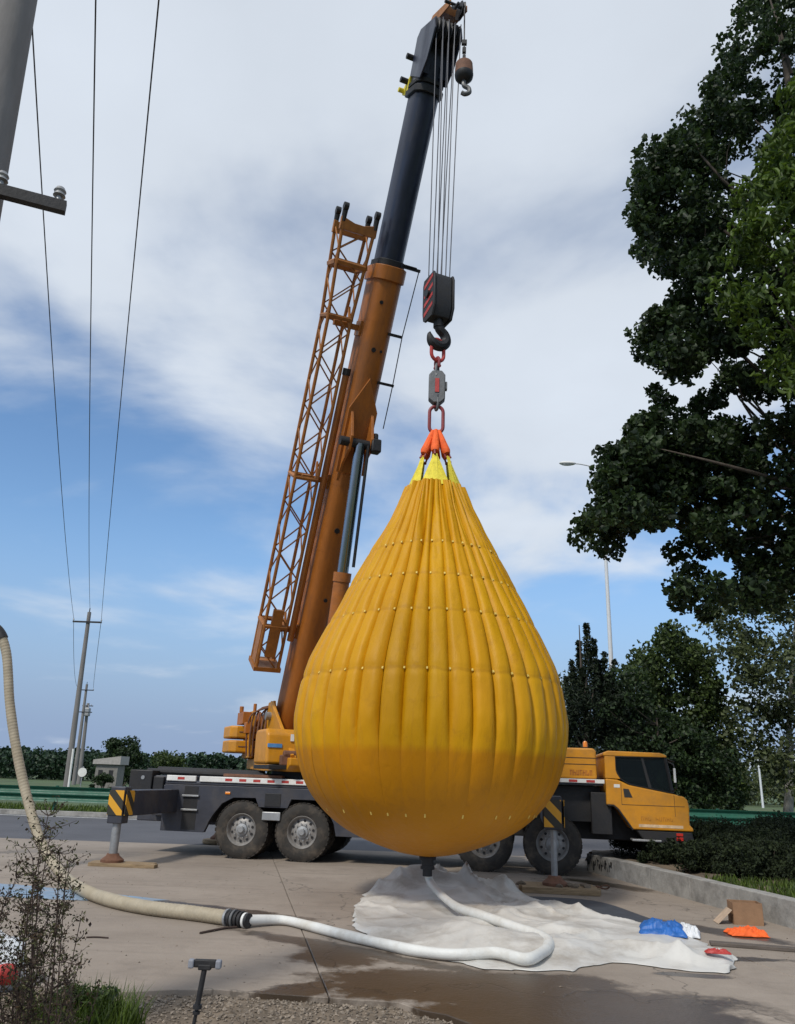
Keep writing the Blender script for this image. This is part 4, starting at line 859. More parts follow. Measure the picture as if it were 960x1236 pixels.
mb = MB(); mb.cyl((L2 - 0.2, -0.46, 0.42), (L2 - 0.2, -0.30, 0.42), 0.06, n=12); mb.cyl((BL - 0.25, -0.42, 0.46), (BL - 0.25, -0.25, 0.46), 0.06, n=12); mb.build('lug', MT['black'], head)
# single top sheave arm reaching out over the head
mb = MB()
arm = [(BL - 0.05, 0.30), (BL + 0.30, 0.58), (BL + 0.62, 0.30), (BL + 0.62, -0.62), (BL + 0.48, -0.70), (BL + 0.42, -0.2), (BL + 0.40, 0.22), (BL + 0.27, 0.32), (BL + 0.10, 0.2)]
for y in (-0.08, 0.28): mb.prism(arm, y - 0.015, y + 0.015)
ra = part(mb, 'rooster_arm', MT['jib'], B_, bevel=0.008, smooth=0)
MB().lathe([(0.06, -0.03), (0.18, -0.03), (0.15, 0.0), (0.18, 0.03), (0.06, 0.03)], c=(BL + 0.50, 0.19, -0.58), axis='y', n=20).build('sheave', MT['black'], ra)
MB().prism([(BL + 0.46, 0.40), (BL + 0.62, 0.28), (BL + 0.62, -0.35), (BL + 0.46, -0.35)], -0.064, 0.264).build('arm_web', MT['jib'], ra, smooth=0)
mb = MB(); mb.tube([(BL + 0.45, -0.02, -0.70), (BL + 0.38, -0.02, -0.85), (BL + 0.45, 0.0, -0.95)], 0.035, 6); mb.cyl((BL + 0.52, -0.2, -0.66), (BL + 0.52, 0.2, -0.66), 0.035, n=8); mb.build('limit_switch', MT['black'], ra)

# ---- hoist ropes between head sheaves and hook block (each its own rope)
HBI = Matrix.Translation((HX, HY, 9.3)) @ Matrix.Rotation(R(-66), 4, 'Z')
rope_ends = []
for k in range(8):
    f = (k - 3.5) / 3.5; side_ = 1 if k % 2 else -1
    top = BW @ Vector((SH[0] + 0.20 * (1 if side_ > 0 else 0.2), 0.23 * f, SH[1] - 0.12 - 0.1 * (side_ > 0)))
    bot = HBI @ Vector((0.14 * side_, 0.14 * f, 0.86))
    mb = MB(); mb.cyl(TWI @ top, TWI @ bot, 0.0105, n=6); mb.build('hoist_rope', MT['rope'], truck, smooth=60)
pt = [BW @ Vector((LB + 0.1, 0.1, 0.48)), BW @ Vector((BL, 0.0, 0.62))]
MB().cyl(TWI @ (BW @ Vector((-0.2, -0.1, 0.55))), TWI @ (BW @ Vector((BL, -0.1, 0.60))), 0.011, n=6).build('top_rope', MT['rope'], truck)
# auxiliary hook ball
AB = BW @ Vector((BL + 0.40, 0.02, -0.80)); AB = Vector((AB.x, AB.y, 0))
aux_top = BW @ Vector((BL + 0.50, 0.20, -0.75))
abz = 14.90
ax_ = empty('auxiliary_hook', (aux_top.x, aux_top.y, abz - 0.75)); tag(ax_, 'brown weighted auxiliary hook ball hanging beside the boom tip', 'crane hook')
MB().lathe([(0.0, 0.62), (0.10, 0.62), (0.165, 0.56), (0.175, 0.40), (0.175, 0.30), (0.0, 0.30)], n=24).build('ball_weight', MT['rust'], ax_)
MB().lathe([(0.0, 0.31), (0.18, 0.31), (0.17, 0.24), (0.12, 0.18), (0.06, 0.15), (0.0, 0.15)], n=24).build('lower_cap', MT['black'], ax_)
mb = MB(); mb.tube(spline([(0, 0, 0.17), (0.0, 0, 0.05), (0.09, 0, -0.02), (0.10, 0, -0.12), (0.02, 0, -0.16), (-0.04, 0, -0.13)], 4), 0.045, 8); mb.build('hook', MT['darksteel'], ax_)
zt = aux_top.z - (abz - 0.75)
mb = MB(); mb.cyl((0, 0, 0.60), (0, 0, zt), 0.014, n=6); mb.box((0, 0, 0.72), (0.06, 0.05, 0.14)); mb.box((0, 0, 0.92), (0.07, 0.06, 0.12)); mb.box((0.0, 0, 1.12), (0.10, 0.06, 0.10)); mb.build('hanger_rope', MT['black'], ax_)

# ---- lattice jib stowed along the boom
JW, JH, JX0, JX1, JY, JZ = 0.50, 0.58, 1.15, 11.0, -0.86, 0.10
jib = part(MB().span(JX0, JX0 + 0.1, JY - 0.31, JY + 0.31, JZ - 0.34, JZ + 0.34), 'lattice_jib', MT['jib'], B_, smooth=0)
def jc(x, sy, sz):     # chord position; the jib flares at its head
    k = max(0, (x - 9.0) / 2.0); return Vector((x, JY + sy * (JW / 2 + 0.10 * k), JZ + sz * (JH / 2) * (1 + 0.05 * k)))
for sy in (-1, 1):
    for sz in (-1, 1):
        mb = MB(); mb.tube([jc(JX0, sy, sz), jc(9.0, sy, sz), jc(JX1, sy, sz)], 0.038, 8); mb.build('chord', MT['jib'], jib)
npan = 18; dx = (JX1 - JX0) / npan
for k in range(npan):
    xa, xb = JX0 + k * dx, JX0 + (k + 1) * dx; mb = MB()
    for sz in (-1, 1): mb.tube([jc(xa, -1 if k % 2 else 1, sz), jc(xb, 1 if k % 2 else -1, sz)], 0.017, 6)
    for sy in (-1, 1): mb.tube([jc(xa, sy, -1 if k % 2 else 1), jc(xb, sy, 1 if k % 2 else -1)], 0.017, 6)
    mb.build('lattice_brace', MT['jib'], jib)
for xx, tt in ((9.1, 0.05), (10.2, 0.07), (5.6, 0.05), (2.2, 0.06)):
    mb = MB()
    for sz in (-1, 1): mb.tube([jc(xx, -1, sz), jc(xx, 1, sz)], tt, 6)
    for sy in (-1, 1): mb.tube([jc(xx, sy, -1), jc(xx, sy, 1)], tt, 6)
    mb.build('cross_frame', MT['jib'], jib)
MB().span(1.5, 2.6, JY - 0.12, JY + 0.12, JZ - 0.34, JZ - 0.26).build('gusset', MT['jib'], jib, smooth=0)
MB().span(1.3, 2.2, JY - 0.30, JY - 0.22, JZ - 0.28, JZ + 0.1).build('gusset', MT['jib'], jib, smooth=0)
# forked yoke at the head with pin ears
yk = MB()
for sz in (-1, 1):
    p = jc(JX1, 0, sz); w_ = JW / 2 + 0.10
    yk.prism([(JX1 - 0.16, JY - w_ - 0.05), (JX1 + 0.10, JY - w_ - 0.05), (JX1 + 0.02, JY - 0.1), (JX1 + 0.02, JY + 0.1), (JX1 + 0.10, JY + w_ + 0.05), (JX1 - 0.16, JY + w_ + 0.05)], JZ + sz * JH / 2 - 0.05, JZ + sz * JH / 2 + 0.05, 'z')
yk.build('yoke', MT['jib'], jib, smooth=0, bevel=0.01)
for sy in (-1, 1):
    for sz in (-1, 1):
        p = jc(JX1, sy, sz); mb = MB(); mb.tube([p, p + Vector((0.22, 0, 0))], [0.05, 0.06], 8); mb.cyl(p + Vector((0.30, -0.05, 0)), p + Vector((0.30, 0.05, 0)), 0.085, n=14); mb.build('pin_ear', MT['black'], jib)
# brackets that hold the jib to the boom, and a long stowage tube
for xx in (2.1, 5.6, 9.0):
    mb = MB(); mb.span(xx - 0.06, xx + 0.06, JY - 0.05, -0.29, JZ - 0.10, JZ + 0.02); mb.span(xx - 0.16, xx + 0.16, -0.36, -0.30, JZ - 0.2, JZ + 0.15); mb.prism([(xx - 0.05, JZ - 0.3), (xx + 0.3, JZ - 0.05), (xx + 0.4, JZ - 0.05), (xx + 0.05, JZ - 0.3)], JY + 0.2, JY + 0.25); mb.build('jib_bracket', MT['jib'], boom1, smooth=0, bevel=0.01)
MB().tube([(1.9, JY + 0.40, JZ - 0.25), (8.0, JY + 0.40, JZ - 0.25)], 0.075, 10).build('stay_tube', MT['orange'], jib)
MB().cyl((7.95, JY + 0.40, JZ - 0.25), (8.1, JY + 0.40, JZ - 0.25), 0.09, n=10).build('tube_end', MT['black'], jib)

# ================================================================== THINGS ON THE GROUND
def pad(name, label, c, L, W, H_, rz, planks, mat, group=None):
    t = empty(name, (c.x, c.y, 0), rz); tag(t, label, 'outrigger pad', group)
    for k in range(planks):
        y = -W / 2 + (k + 0.5) * W / planks; dl = random.uniform(-0.04, 0.04)
        MB().box((dl, y, H_ / 2), (L * random.uniform(0.95, 1.03), W / planks - 0.008, H_)).build('plank', mat, t, smooth=0, bevel=0.006)
    return t
pad('outrigger_pad', 'flat wooden plank pad under the rear outrigger foot with striped plate', OR[0] + Vector((0.20, 0, 0)), 1.15, 0.42, 0.06, R(-3), 2, MT['wood'])
fp = pad('outrigger_pad', 'muddy timber pad under the front outrigger, beside the tarpaulin', OR[1] + Vector((0.05, 0, 0)), 1.25, 0.75, 0.085, R(-8), 4, MT['wood'])
mb = MB(); mb.tube(spline([(0.60, -0.15, 0.10), (0.74, -0.12, 0.14), (0.80, 0.0, 0.10), (0.74, 0.1, 0.06), (0.60, 0.08, 0.1)], 4), 0.012, 6); mb.build('rope_handle', MT['rust'], fp)
rc = MB()
for k in range(8): rc.blob((random.uniform(-0.6, 0.6), random.uniform(-0.35, 0.35), 0.10), (random.uniform(0.05, 0.11), random.uniform(0.04, 0.08), 0.035), k, 0.6, 1)
rc.build('mud_clods', MT['dirt'], fp)['kind'] = 'stuff'
mb = MB(); mb.lathe([(0.36, 0), (0.38, 0.03), (0.37, 0.09), (0.33, 0.10), (0.0, 0.10)], n=28); o = mb.build('outrigger_pad', MT['wood']); o.location = (OR[2].x, OR[2].y, 0); tag(o, 'round wooden outrigger pad behind the truck rear, near the road', 'outrigger pad')
pad('outrigger_pad', 'wooden pad under the far front outrigger behind the wheels', OR[3], 0.9, 0.6, 0.09, R(-9), 3, MT['wood'])

# tarpaulin: ruled patch between a back and a front edge, crumpled
def resample(P, n):
    P = [Vector(p) for p in P]; d = [0]
    for a, b in zip(P, P[1:]): d.append(d[-1] + (b - a).length)
    out = []
    for i in range(n):
        s = d[-1] * i / (n - 1); k = max(j for j in range(len(d)) if d[j] <= s + 1e-9); k = min(k, len(P) - 2)
        out.append(P[k].lerp(P[k + 1], (s - d[k]) / max(1e-9, d[k + 1] - d[k])))
    return out
back = spline([gnd(*q) for q in ((427, 1112), (432, 1092), (450, 1076), (490, 1066), (560, 1067), (620, 1078), (650, 1087), (700, 1098), (745, 1108), (790, 1119), (840, 1135), (870, 1150), (886, 1160))], 6)
front = spline([gnd(*q) for q in ((427, 1114), (436, 1126), (470, 1140), (520, 1153), (580, 1170), (640, 1172), (690, 1173), (735, 1163), (790, 1168), (840, 1174), (880, 1176), (888, 1170))], 6)
nu, nv = 260, 130; bk, fr = resample(back, nu), resample(front, nu); V = []
M0 = gnd(505, 1088); M1 = gnd(600, 1150)
for i in range(nu):
    for j in range(nv):
        t = j / (nv - 1); p = bk[i].lerp(fr[i], t)
        ed = min(1, min(t, 1 - t) * 9, i / 14, (nu - 1 - i) / 14)
        q = Vector((p.x, p.y, 0))
        def crease(fx, fy, ang, off, k):
            c_, s_ = math.cos(ang), math.sin(ang); u_, v_ = q.x * c_ + q.y * s_, -q.x * s_ + q.y * c_
            wv = 0.35 * mnoise.noise(Vector((u_ * 0.7, v_ * 0.7, off + 5)))
            return max(0, 1 - k * abs(mnoise.noise(Vector((u_ * fx + wv, v_ * fy + wv, off)))))
        n_big = mnoise.noise(q * 0.8 + Vector((3, 1, 0))); n_mid = mnoise.noise(q * 2.6 + Vector((0, 7, 0)))
        ridge = crease(0.45, 1.5, 0.45, 4, 2.6); ridge2 = crease(0.5, 1.9, -0.8, 9, 3.0); ridge3 = crease(0.8, 4.0, 1.2, 2, 3.5)
        patch = 0.25 + 0.75 * min(1, max(0, mnoise.noise(q * 0.8 + Vector((8, 2, 0))) + 0.5))
        z = 0.010 + ed * (0.05 * max(0, n_big + 0.1) + patch * (0.075 * ridge ** 2 + 0.06 * ridge2 ** 2 + 0.018 * ridge3))
        dm = (q - M0).length
        mound = math.exp(-((p.x - M0.x - 0.35) / 1.25) ** 2 - ((p.y - M0.y - 0.95) / 0.75) ** 2)
        z += ed * mound * (0.09 + 0.20 * ridge ** 1.5 + 0.16 * ridge2 ** 1.5 + 0.07 * n_big)
        # folded-over front hem
        d2 = abs(t - 0.80); hem = max(0, 1 - d2 / 0.10) * min(1, max(0, (i - 90) / 25)) * min(1, max(0, (nu - 20 - i) / 25))
        z += 0.14 * hem * (0.6 + 0.6 * mnoise.noise(q * 2.0))
        eg = 1 + 2.2 * max(0, 1 - min(t, 1 - t) * 14); j_ = 0.03 * eg * mnoise.noise(q * 5)
        V.append((p.x + j_, p.y + 0.03 * eg * mnoise.noise(q * 5 + Vector((9, 0, 0))), max(0.0095, z)))
Fc = [(i * nv + j, (i + 1) * nv + j, (i + 1) * nv + j + 1, i * nv + j + 1) for i in range(nu - 1) for j in range(nv - 1)]
tarp = dense('tarpaulin', V, Fc, MT['tarp']); so = tarp.modifiers.new('Solidify', 'SOLIDIFY'); so.thickness = 0.002; so.offset = 1
tag(tarp, 'crumpled dirty white tarpaulin spread on the concrete under the water bag', 'tarpaulin')
TV = np.array(V)
def tarp_z(x, y, rad=0.13):
    d = np.hypot(TV[:, 0] - x, TV[:, 1] - y); s = d < rad
    return float(TV[s, 2].max()) if s.any() else 0.0
# dark ground sheet
mp_ = spline([gnd(*q) for q in ((610, 1082), (650, 1083), (700, 1086), (735, 1092), (775, 1106), (820, 1122), (830, 1130), (790, 1132), (720, 1118), (640, 1100))], 4)
mb = MB(); mb.prism([(p.x, p.y) for p in mp_], 0.001, 0.008, 'z'); o = mb.build('rubber_mat', MT['mat'], smooth=0); tag(o, 'flat dark blue-grey ground sheet partly under the tarpaulin', 'mat')

# hoses
def hose(name, mat, pts, r, label, n=14, sp=8, wob=0.0, rib=0.0, soft=0.0):
    t = empty(name, pts[0]); tag(t, label, 'hose')
    P = spline(pts, sp); P = [p + Vector((wob * mnoise.noise(p * 1.5), wob * mnoise.noise(p * 1.5 + Vector((5, 0, 0))), 0)) for p in P]
    Q = spline(P, 6) if rib else P; ln = 0.0; rr = []
    for i, p in enumerate(Q):
        if i: ln += (p - Q[i - 1]).length
        rr.append(r * (1 + rib * math.sin(ln * 2 * math.pi / 0.055) + soft * mnoise.noise(Vector((ln * 2.3, r * 50, 1)))))
    mb = MB(); mb.tube([p - Vector(pts[0]) for p in Q], rr, n); mb.build('hose_body', mat, t, smooth=60); return t, P
rb = 0.079
hp_ = [atY(-75, 766, 14.4), atY(-40, 756, 14.4), atY(-8, 757, 14.4), atY(7, 785, 14.4), atY(12, 850, 14.4), atY(20, 905, 14.35), atY(32, 960, 14.3), atY(50, 1018, 14.05), gnd(74, 1054, rb), gnd(100, 1074, rb), gnd(135, 1087, rb), gnd(180, 1096, rb), gnd(230, 1102, rb), gnd(274, 1108, rb)]
hA, PA = hose('suction_hose', MT['hose_beige'], hp_, rb, 'thick beige hose curving down to the concrete behind the dry weeds', rib=0.022, soft=0.05, sp=14)
org = Vector(hp_[0])
mb = MB(); mb.tube([p - org for p in PA[8:38]], 0.098, 14); mb.build('black_elbow_sleeve', MT['black'], hA, smooth=60)
c0, c1 = PA[-3], PA[-1]; cd = (c1 - c0).normalized()
mb = MB(); a = c1 - org; mb.tube([a - cd * 0.06, a + cd * 0.24], 0.072, 16); mb.build('coupling_body', MT['black'], hA)
for s_, rr, mt in ((0.0, 0.095, 'steel'), (0.05, 0.085, 'black'), (0.10, 0.098, 'darksteel'), (0.15, 0.09, 'black'), (0.20, 0.088, 'black'), (0.245, 0.078, 'white'), (0.28, 0.076, 'black')):
    mb = MB(); mb.tube([a + cd * s_, a + cd * (s_ + 0.028)], rr, 18); mb.build('coupling_ring', MT[mt], hA)
rw = 0.054
def onz(q, r): p = gnd(*q); return Vector((p.x, p.y, max(tarp_z(p.x, p.y, 0.11) - 0.01, 0) + r))
P0 = c1 + cd * 0.24
wp = [P0] + [onz(q, rw) for q in ((340, 1117), (372, 1124), (410, 1134), (455, 1145), (500, 1155), (550, 1162), (600, 1163))] + [gnd(635, 1158, 0.085)]
bend = [gnd(655, 1150, 0.085), gnd(663, 1141, 0.085), gnd(656, 1132, 0.085), gnd(622, 1119, 0.09), gnd(582, 1105, 0.10), gnd(548, 1093, 0.13)]
BX = Vector((HX, HY, 0.44)); tz = tarp_z(HX + 0.05, HY - 0.05)
hB, PB = hose('discharge_hose', MT['hose_white'], wp + bend + [Vector((HX + 0.06, HY - 0.04, 0.25)), BX], rw, 'white hose running from the black coupling over the tarpaulin up to the bag bottom', wob=0.008, soft=0.16)
mb = MB(); mb.tube([P0 - wp[0] - cd * 0.02, P0 - wp[0] + cd * 0.05], 0.068, 14); mb.build('hose_clamp', MT['white'], hB)
mb = MB(); mb.tube([BX - wp[0] + Vector((0, 0, -0.10)), BX - wp[0] + Vector((0, 0, 0.03))], 0.068, 16); mb.build('hose_clamp', MT['black'], hB)
# stand pipe outside the frame that carries the beige hose
s0 = Vector(hp_[0]); sp_ = empty('water_standpipe', (s0.x - 0.9, s0.y, 0)); tag(sp_, 'grey steel standpipe with bent arm feeding the beige hose', 'standpipe')
mb = MB(); mb.tube(spline([(0, 0, 0), (0, 0, s0.z - 0.5), (0.1, 0, s0.z - 0.12), (0.45, 0, s0.z), (0.92, 0, s0.z)], 6), 0.11, 14); mb.build('pipe', MT['steel'], sp_, smooth=60)
MB().lathe([(0.3, 0), (0.3, 0.03), (0.13, 0.03), (0.13, 0.1)], n=20).build('flange', MT['steel'], sp_)

# crumpled bags and litter
def crumple(name, label, cat, c, sx, sy, sz, rz, mat, seed):
    V = []; n = 48
    for i in range(n + 1):
        for j in range(n + 1):
            u, v = 2 * i / n - 1, 2 * j / n - 1
            e = max(0, 1 - abs(u) ** 4) * max(0, 1 - abs(v) ** 4)
            rg = 1 - 2 * abs(mnoise.noise(Vector((u * 2.2 + v, v * 2.0 - u * 0.6, seed)))); rg2 = 1 - 2 * abs(mnoise.noise(Vector((u * 5.5 - v * 2, v * 5 + u, seed + 3)))); z = sz * e ** 0.6 * (0.40 + 0.35 * mnoise.noise(Vector((u * 1.3, v * 1.3, seed))) + 0.35 * max(0, rg) ** 2 + 0.16 * max(0, rg2) ** 2)
            x = sx / 2 * u * (1 + 0.12 * mnoise.noise(Vector((v * 2, seed, 1)))); y = sy / 2 * v * (1 + 0.15 * mnoise.noise(Vector((u * 2, seed, 5))))
            V.append((x, y, max(0.006, z)))
    Fc = [(i * (n + 1) + j, (i + 1) * (n + 1) + j, (i + 1) * (n + 1) + j + 1, i * (n + 1) + j + 1) for i in range(n) for j in range(n)]
    o = dense(name, V, Fc, mat); o.location = c; o.rotation_euler = (0, 0, rz); tag(o, label, cat)
    b = o.modifiers.new('Solidify', 'SOLIDIFY'); b.thickness = 0.006; b.offset = 1; return o
c = gnd(800, 1131); crumple('plastic_sack', 'crumpled blue plastic sack at the tarpaulin corner', 'sack', (c.x, c.y, max(0.0, tarp_z(c.x, c.y) - 0.02)), 0.50, 0.52, 0.16, R(-15), MT['bluebag'], 2)
c = gnd(830, 1129); crumple('folded_cloth', 'folded white sheet beside the blue sack', 'cloth', (c.x, c.y, 0.005), 0.28, 0.50, 0.13, R(-20), MT['whitebag'], 8)
c = gnd(902, 1129); crumple('fabric_sack', 'flat bright orange sack lying in front of the cardboard box', 'sack', (c.x, c.y, 0.0), 0.44, 0.30, 0.10, R(-5), MT['orangefab'], 4)
c = gnd(868, 1163); crumple('red_rag', 'small red rag on the end of the tarpaulin', 'rag', (c.x, c.y, tarp_z(c.x, c.y, 0.1)), 0.24, 0.09, 0.05, R(-10), MT['red'], 6)
bc = gnd(904, 1117); bxo = empty('cardboard_box', (bc.x + 0.02, bc.y + 0.12, 0), R(-8)); tag(bxo, 'brown cardboard box standing open against the low wall', 'box')
for (cx, cy, sx, sy) in ((0, -0.14, 0.36, 0.008), (0, 0.14, 0.36, 0.008), (-0.18, 0, 0.008, 0.272), (0.18, 0, 0.008, 0.272)): MB().box((cx, cy, 0.13), (sx, sy, 0.26)).build('side', MT['card'], bxo, smooth=0)
MB().box((0, 0, 0.006), (0.34, 0.26, 0.01)).build('bottom', MT['card'], bxo, smooth=0)
MB().box((-0.30, -0.06, 0.09), (0.25, 0.26, 0.007), Matrix.Rotation(-0.75, 3, 'Y')).build('flap', pmat('pale_card', (0.48, 0.36, 0.26), 0.85), bxo, smooth=0)
pl = gnd(925, 1146); o = MB().box((0, 0, 0.02), (1.15, 0.13, 0.035)).build('loose_plank', pmat('grey_plank', (0.11, 0.09, 0.075), 0.9, var=0.3, stretch=(1, 9, 9)), smooth=0, bevel=0.006); o.location = (pl.x, pl.y, 0); o.rotation_euler = (0, 0, R(-14)); tag(o, 'dark weathered plank lying on the ground near the orange sack', 'plank')
st_ = gnd(262, 1122); mb = MB(); mb.tube(spline([(-0.12, -0.30, 0.01), (0.0, -0.12, 0.014), (0.10, 0.04, 0.012), (0.22, 0.12, 0.012)], 4), [0.012] * 13, 6); o = mb.build('stick', MT['stem'], smooth=60); o.location = (st_.x, st_.y, 0); tag(o, 'thin dark stick lying beside the hose coupling', 'stick')
st_ = gnd(116, 1133); mb = MB(); mb.tube(spline([(-0.10, 0, 0.008), (0.0, 0.02, 0.01), (0.12, 0.01, 0.008)], 3), 0.008, 6); o = mb.build('twig', MT['stem'], smooth=60); o.location = (st_.x, st_.y, 0); tag(o, 'short twig lying on the concrete right of the dry weeds', 'twig')

# phone clamp on a tripod
tp = atY(247, 1163, 3.5); tr = empty('phone_tripod', (tp.x - 0.017, tp.y, -0.045)); tag(tr, 'black tripod with empty phone clamp standing in the foreground', 'tripod')
h = tp.z + 0.045
mb = MB(); mb.box((0.02, 0, h), (0.085, 0.022, 0.028)); mb.box((0.02, 0.0, h - 0.012), (0.05, 0.028, 0.02)); mb.build('clamp_bar', MT['black'], tr, smooth=0, bevel=0.004)
for s in (-1, 1): MB().box((0.02 + s * 0.053, -0.004, h - 0.001), (0.022, 0.03, 0.032)).build('grip_pad', pmat('grey_rubber', (0.23, 0.24, 0.27), 0.6), tr, smooth=0, bevel=0.006)
lean = Vector((-0.016, 0, -0.16))
mb = MB(); mb.tube([(0.02, 0, h - 0.01), Vector((0.02, 0, h)) + lean * 0.9], 0.0105, 12); mb.build('grip_handle', MT['black'], tr)
mb = MB(); p = Vector((0.02, 0, h)) + lean * 0.88; mb.tube([p, p + Vector((0, 0, -0.014))], 0.017, 12); mb.tube([p + Vector((-0.002, 0, -0.022)), p + Vector((-0.002, 0, -0.032))], 0.014, 12); mb.build('locking_collar', MT['black'], tr)
mb = MB(); mb.tube([p + Vector((0, 0, -0.01)), Vector((-0.06, 0, 0.35))], 0.007, 10); mb.build('pole', MT['black'], tr)
for k in range(3):
    a = 2 * math.pi * k / 3 + 0.4; MB().tube([(-0.06, 0, 0.40), (-0.06 + 0.3 * math.cos(a), 0.3 * math.sin(a), 0.004)], [0.009, 0.007], 8).build('leg', MT['black'], tr)
# red and white woven sack behind the weed
c = gnd(-14, 1188); sk = MB(); sk.blob((0, 0, 0.15), (0.26, 0.22, 0.24), 3, 0.35, 3); sk = sk.build('woven_sack', MT['whitebag'], smooth=60); sk.location = (c.x, c.y, -0.02); tag(sk, 'white woven sack with red patch lying behind the dry weeds', 'sack')
MB().blob((0.16, -0.09, 0.13), (0.11, 0.11, 0.10), 5, 0.3, 2).build('red_patch', MT['red'], sk, smooth=60)

# ================================================================== ROADSIDE
gr = empty('guardrail', (0, 30.6, 0)); tag(gr, 'green corrugated steel guardrail along the far side of the road', 'guardrail')
prof = []
for i in range(29):
    t = i / 28; prof.append((-0.04 * math.cos(t * 4 * math.pi) - 0.05, 0.40 + 0.52 * t))
prof2 = prof + [(y + 0.006, z) for y, z in reversed(prof)]
for k in range(-9, 10):
    mb = MB(); mb.prism(prof2, k * 4.0 - 2.02, k * 4.0 + 2.0, 'x'); mb.build('rail_beam', MT['rail'], gr, smooth=50)
pm_ = MB().cyl((0, 0.06, -0.1), (0, 0.06, 0.95), 0.057, n=12).mesh('post', MT['rail']); sm2 = MB().box((0, 0.0, 0.66), (0.12, 0.10, 0.26)).mesh('spacer', MT['rail'], 0)
for k in range(-9, 10):
    q = inst(pm_, 'post', gr, Matrix.Translation((k * 4.0, 0.04, 0))); inst(sm2, 'spacer', q)

def lamp_post(label, base, h, arm_dir, arm=1.6, double=False):
    t = empty('street_lamp', base); tag(t, label, 'street lamp')
    MB().tube([(0, 0, -0.1), (0, 0, h * 0.5), (0, 0, h)], [0.12, 0.095, 0.06], 12).build('pole', MT['lamp'], t, smooth=60)
    for s in ((1, -1) if double else (1,)):
        a = arm_dir * s
        mb = MB(); mb.tube(spline([(0, 0, h - 0.55), Vector((0, 0, h - 0.2)) + a * 0.25, Vector((0, 0, h - 0.02)) + a * (arm * 0.7), Vector((0, 0, h)) + a * arm], 5), 0.035, 8); ar = mb.build('arm', MT['lamp'], t, smooth=60)
        rot = math.atan2(a.y, a.x); Ml = Matrix.Translation(Vector((0, 0, h)) + a * (arm - 0.05)) @ Matrix.Rotation(rot, 4, 'Z')
        mb = MB(); mb.blob((0.30, 0, 0), (0.42, 0.17, 0.10), 1, 0.05, 3); hd_ = mb.build('lamp_head', MT['white'], ar, Ml, smooth=60)
        MB().blob((0.34, 0, -0.07), (0.28, 0.12, 0.05), 1, 0.0, 2).build('lens', MT['lamp'], hd_, smooth=60)
    MB().cyl((0, 0, h), (0, 0, h + 1.1), 0.012, n=6).build('lightning_rod', MT['steel'], t)
    mb = MB(); mb.tube([(0, 0, h - 0.3), Vector((0, 0, h + 0.25)) + arm_dir * 0.35], 0.01, 6); mb.build('stay_wire', MT['steel'], t)
    return t
lamp_post('tall pale street lamp with single curved arm rising behind the dark trees', (atY(738, 800, 36.3).x, 36.3, -0.07), atY(735, 561, 36.3).z + 0.07, Vector((-1, 0, 0)), 1.4)
lb = atY(920, 960, 85); lamp_post('small distant street lamp beyond the guardrail on the right', (lb.x, 85, 0), 7.6, Vector((-1, 0, 0)), 1.5)

# utility poles and wires
def pole(label, base, top, r0_, r1_, arms=(), arm_dir=Vector((1, 0, 0)), tube_guard=False, pin=True):
    b = Vector(base); t = empty('utility_pole', b); tag(t, label, 'utility pole'); tp_ = Vector(top) - b
    mb = MB(); k = 6; mb.tube([tp_ * (i / k) + Vector((0, 0, -0.1 if i == 0 else 0)) for i in range(k + 1)], [r0_ + (r1_ - r0_) * i / k for i in range(k + 1)], 16); mb.build('shaft', MT['pole'], t, smooth=60)
    for (h, L0, L1, ins) in arms:
        c = tp_ * (h / tp_.z)
        mb = MB(); mid = c + arm_dir * ((L0 + L1) / 2); mb.box(mid + Vector((0, -r1_ - 0.03, 0)), (abs(L1 - L0), 0.06, 0.09), Matrix.Rotation(math.atan2(arm_dir.y, arm_dir.x), 3, 'Z')); ar = mb.build('crossarm', MT['black'], t, smooth=0)
        for q in ins:
            p = c + arm_dir * q + Vector((0, -r1_ - 0.03, 0.03)); mb = MB(); mb.lathe([(0.02, 0), (0.02, 0.05), (0.045, 0.06), (0.035, 0.085), (0.045, 0.10), (0.03, 0.13), (0.0, 0.14)], c=p, n=12); mb.build('insulator', MT['steel'], ar)
    if pin: mb = MB(); mb.cyl(tp_, tp_ + Vector((0, 0, 0.22)), 0.03, n=8); mb.build('top_pin', MT['black'], t)
    if tube_guard: mb = MB(); q = tp_ * 0.02 + Vector((0.17, -0.16, 0)); mb.tube([q, q + tp_ * 0.24], 0.06, 10); mb.build('cable_guard', MT['white'], t, smooth=60)
    return t
# far pole
fpT = atY(108, 739, 44.0); fpB = Vector((atY(80.5, 950, 44).x, 44.0, -0.07))
pole('leaning slim concrete pole with small crossarm beyond the guardrail', fpB, fpT, 0.17, 0.10, [(fpT.z - 0.5, -0.80, 0.80, (-0.77, 0.77))], tube_guard=True)
# near pole: shaft rises out of the picture at its left edge
npB = Vector((-2.96, 4.85, -0.045)); npT = Vector((-3.42, 4.85, 11.0))
npole = pole('thick grey concrete utility pole close by with dark crossarm', npB, npT, 0.235, 0.155, [(5.62, -0.45, 0.70, (0.25, 0.64)), (10.6, -0.65, 1.25, (-0.34, 0.40, 1.13))], Vector((0.93, 0.36, 0)).normalized(), pin=False)
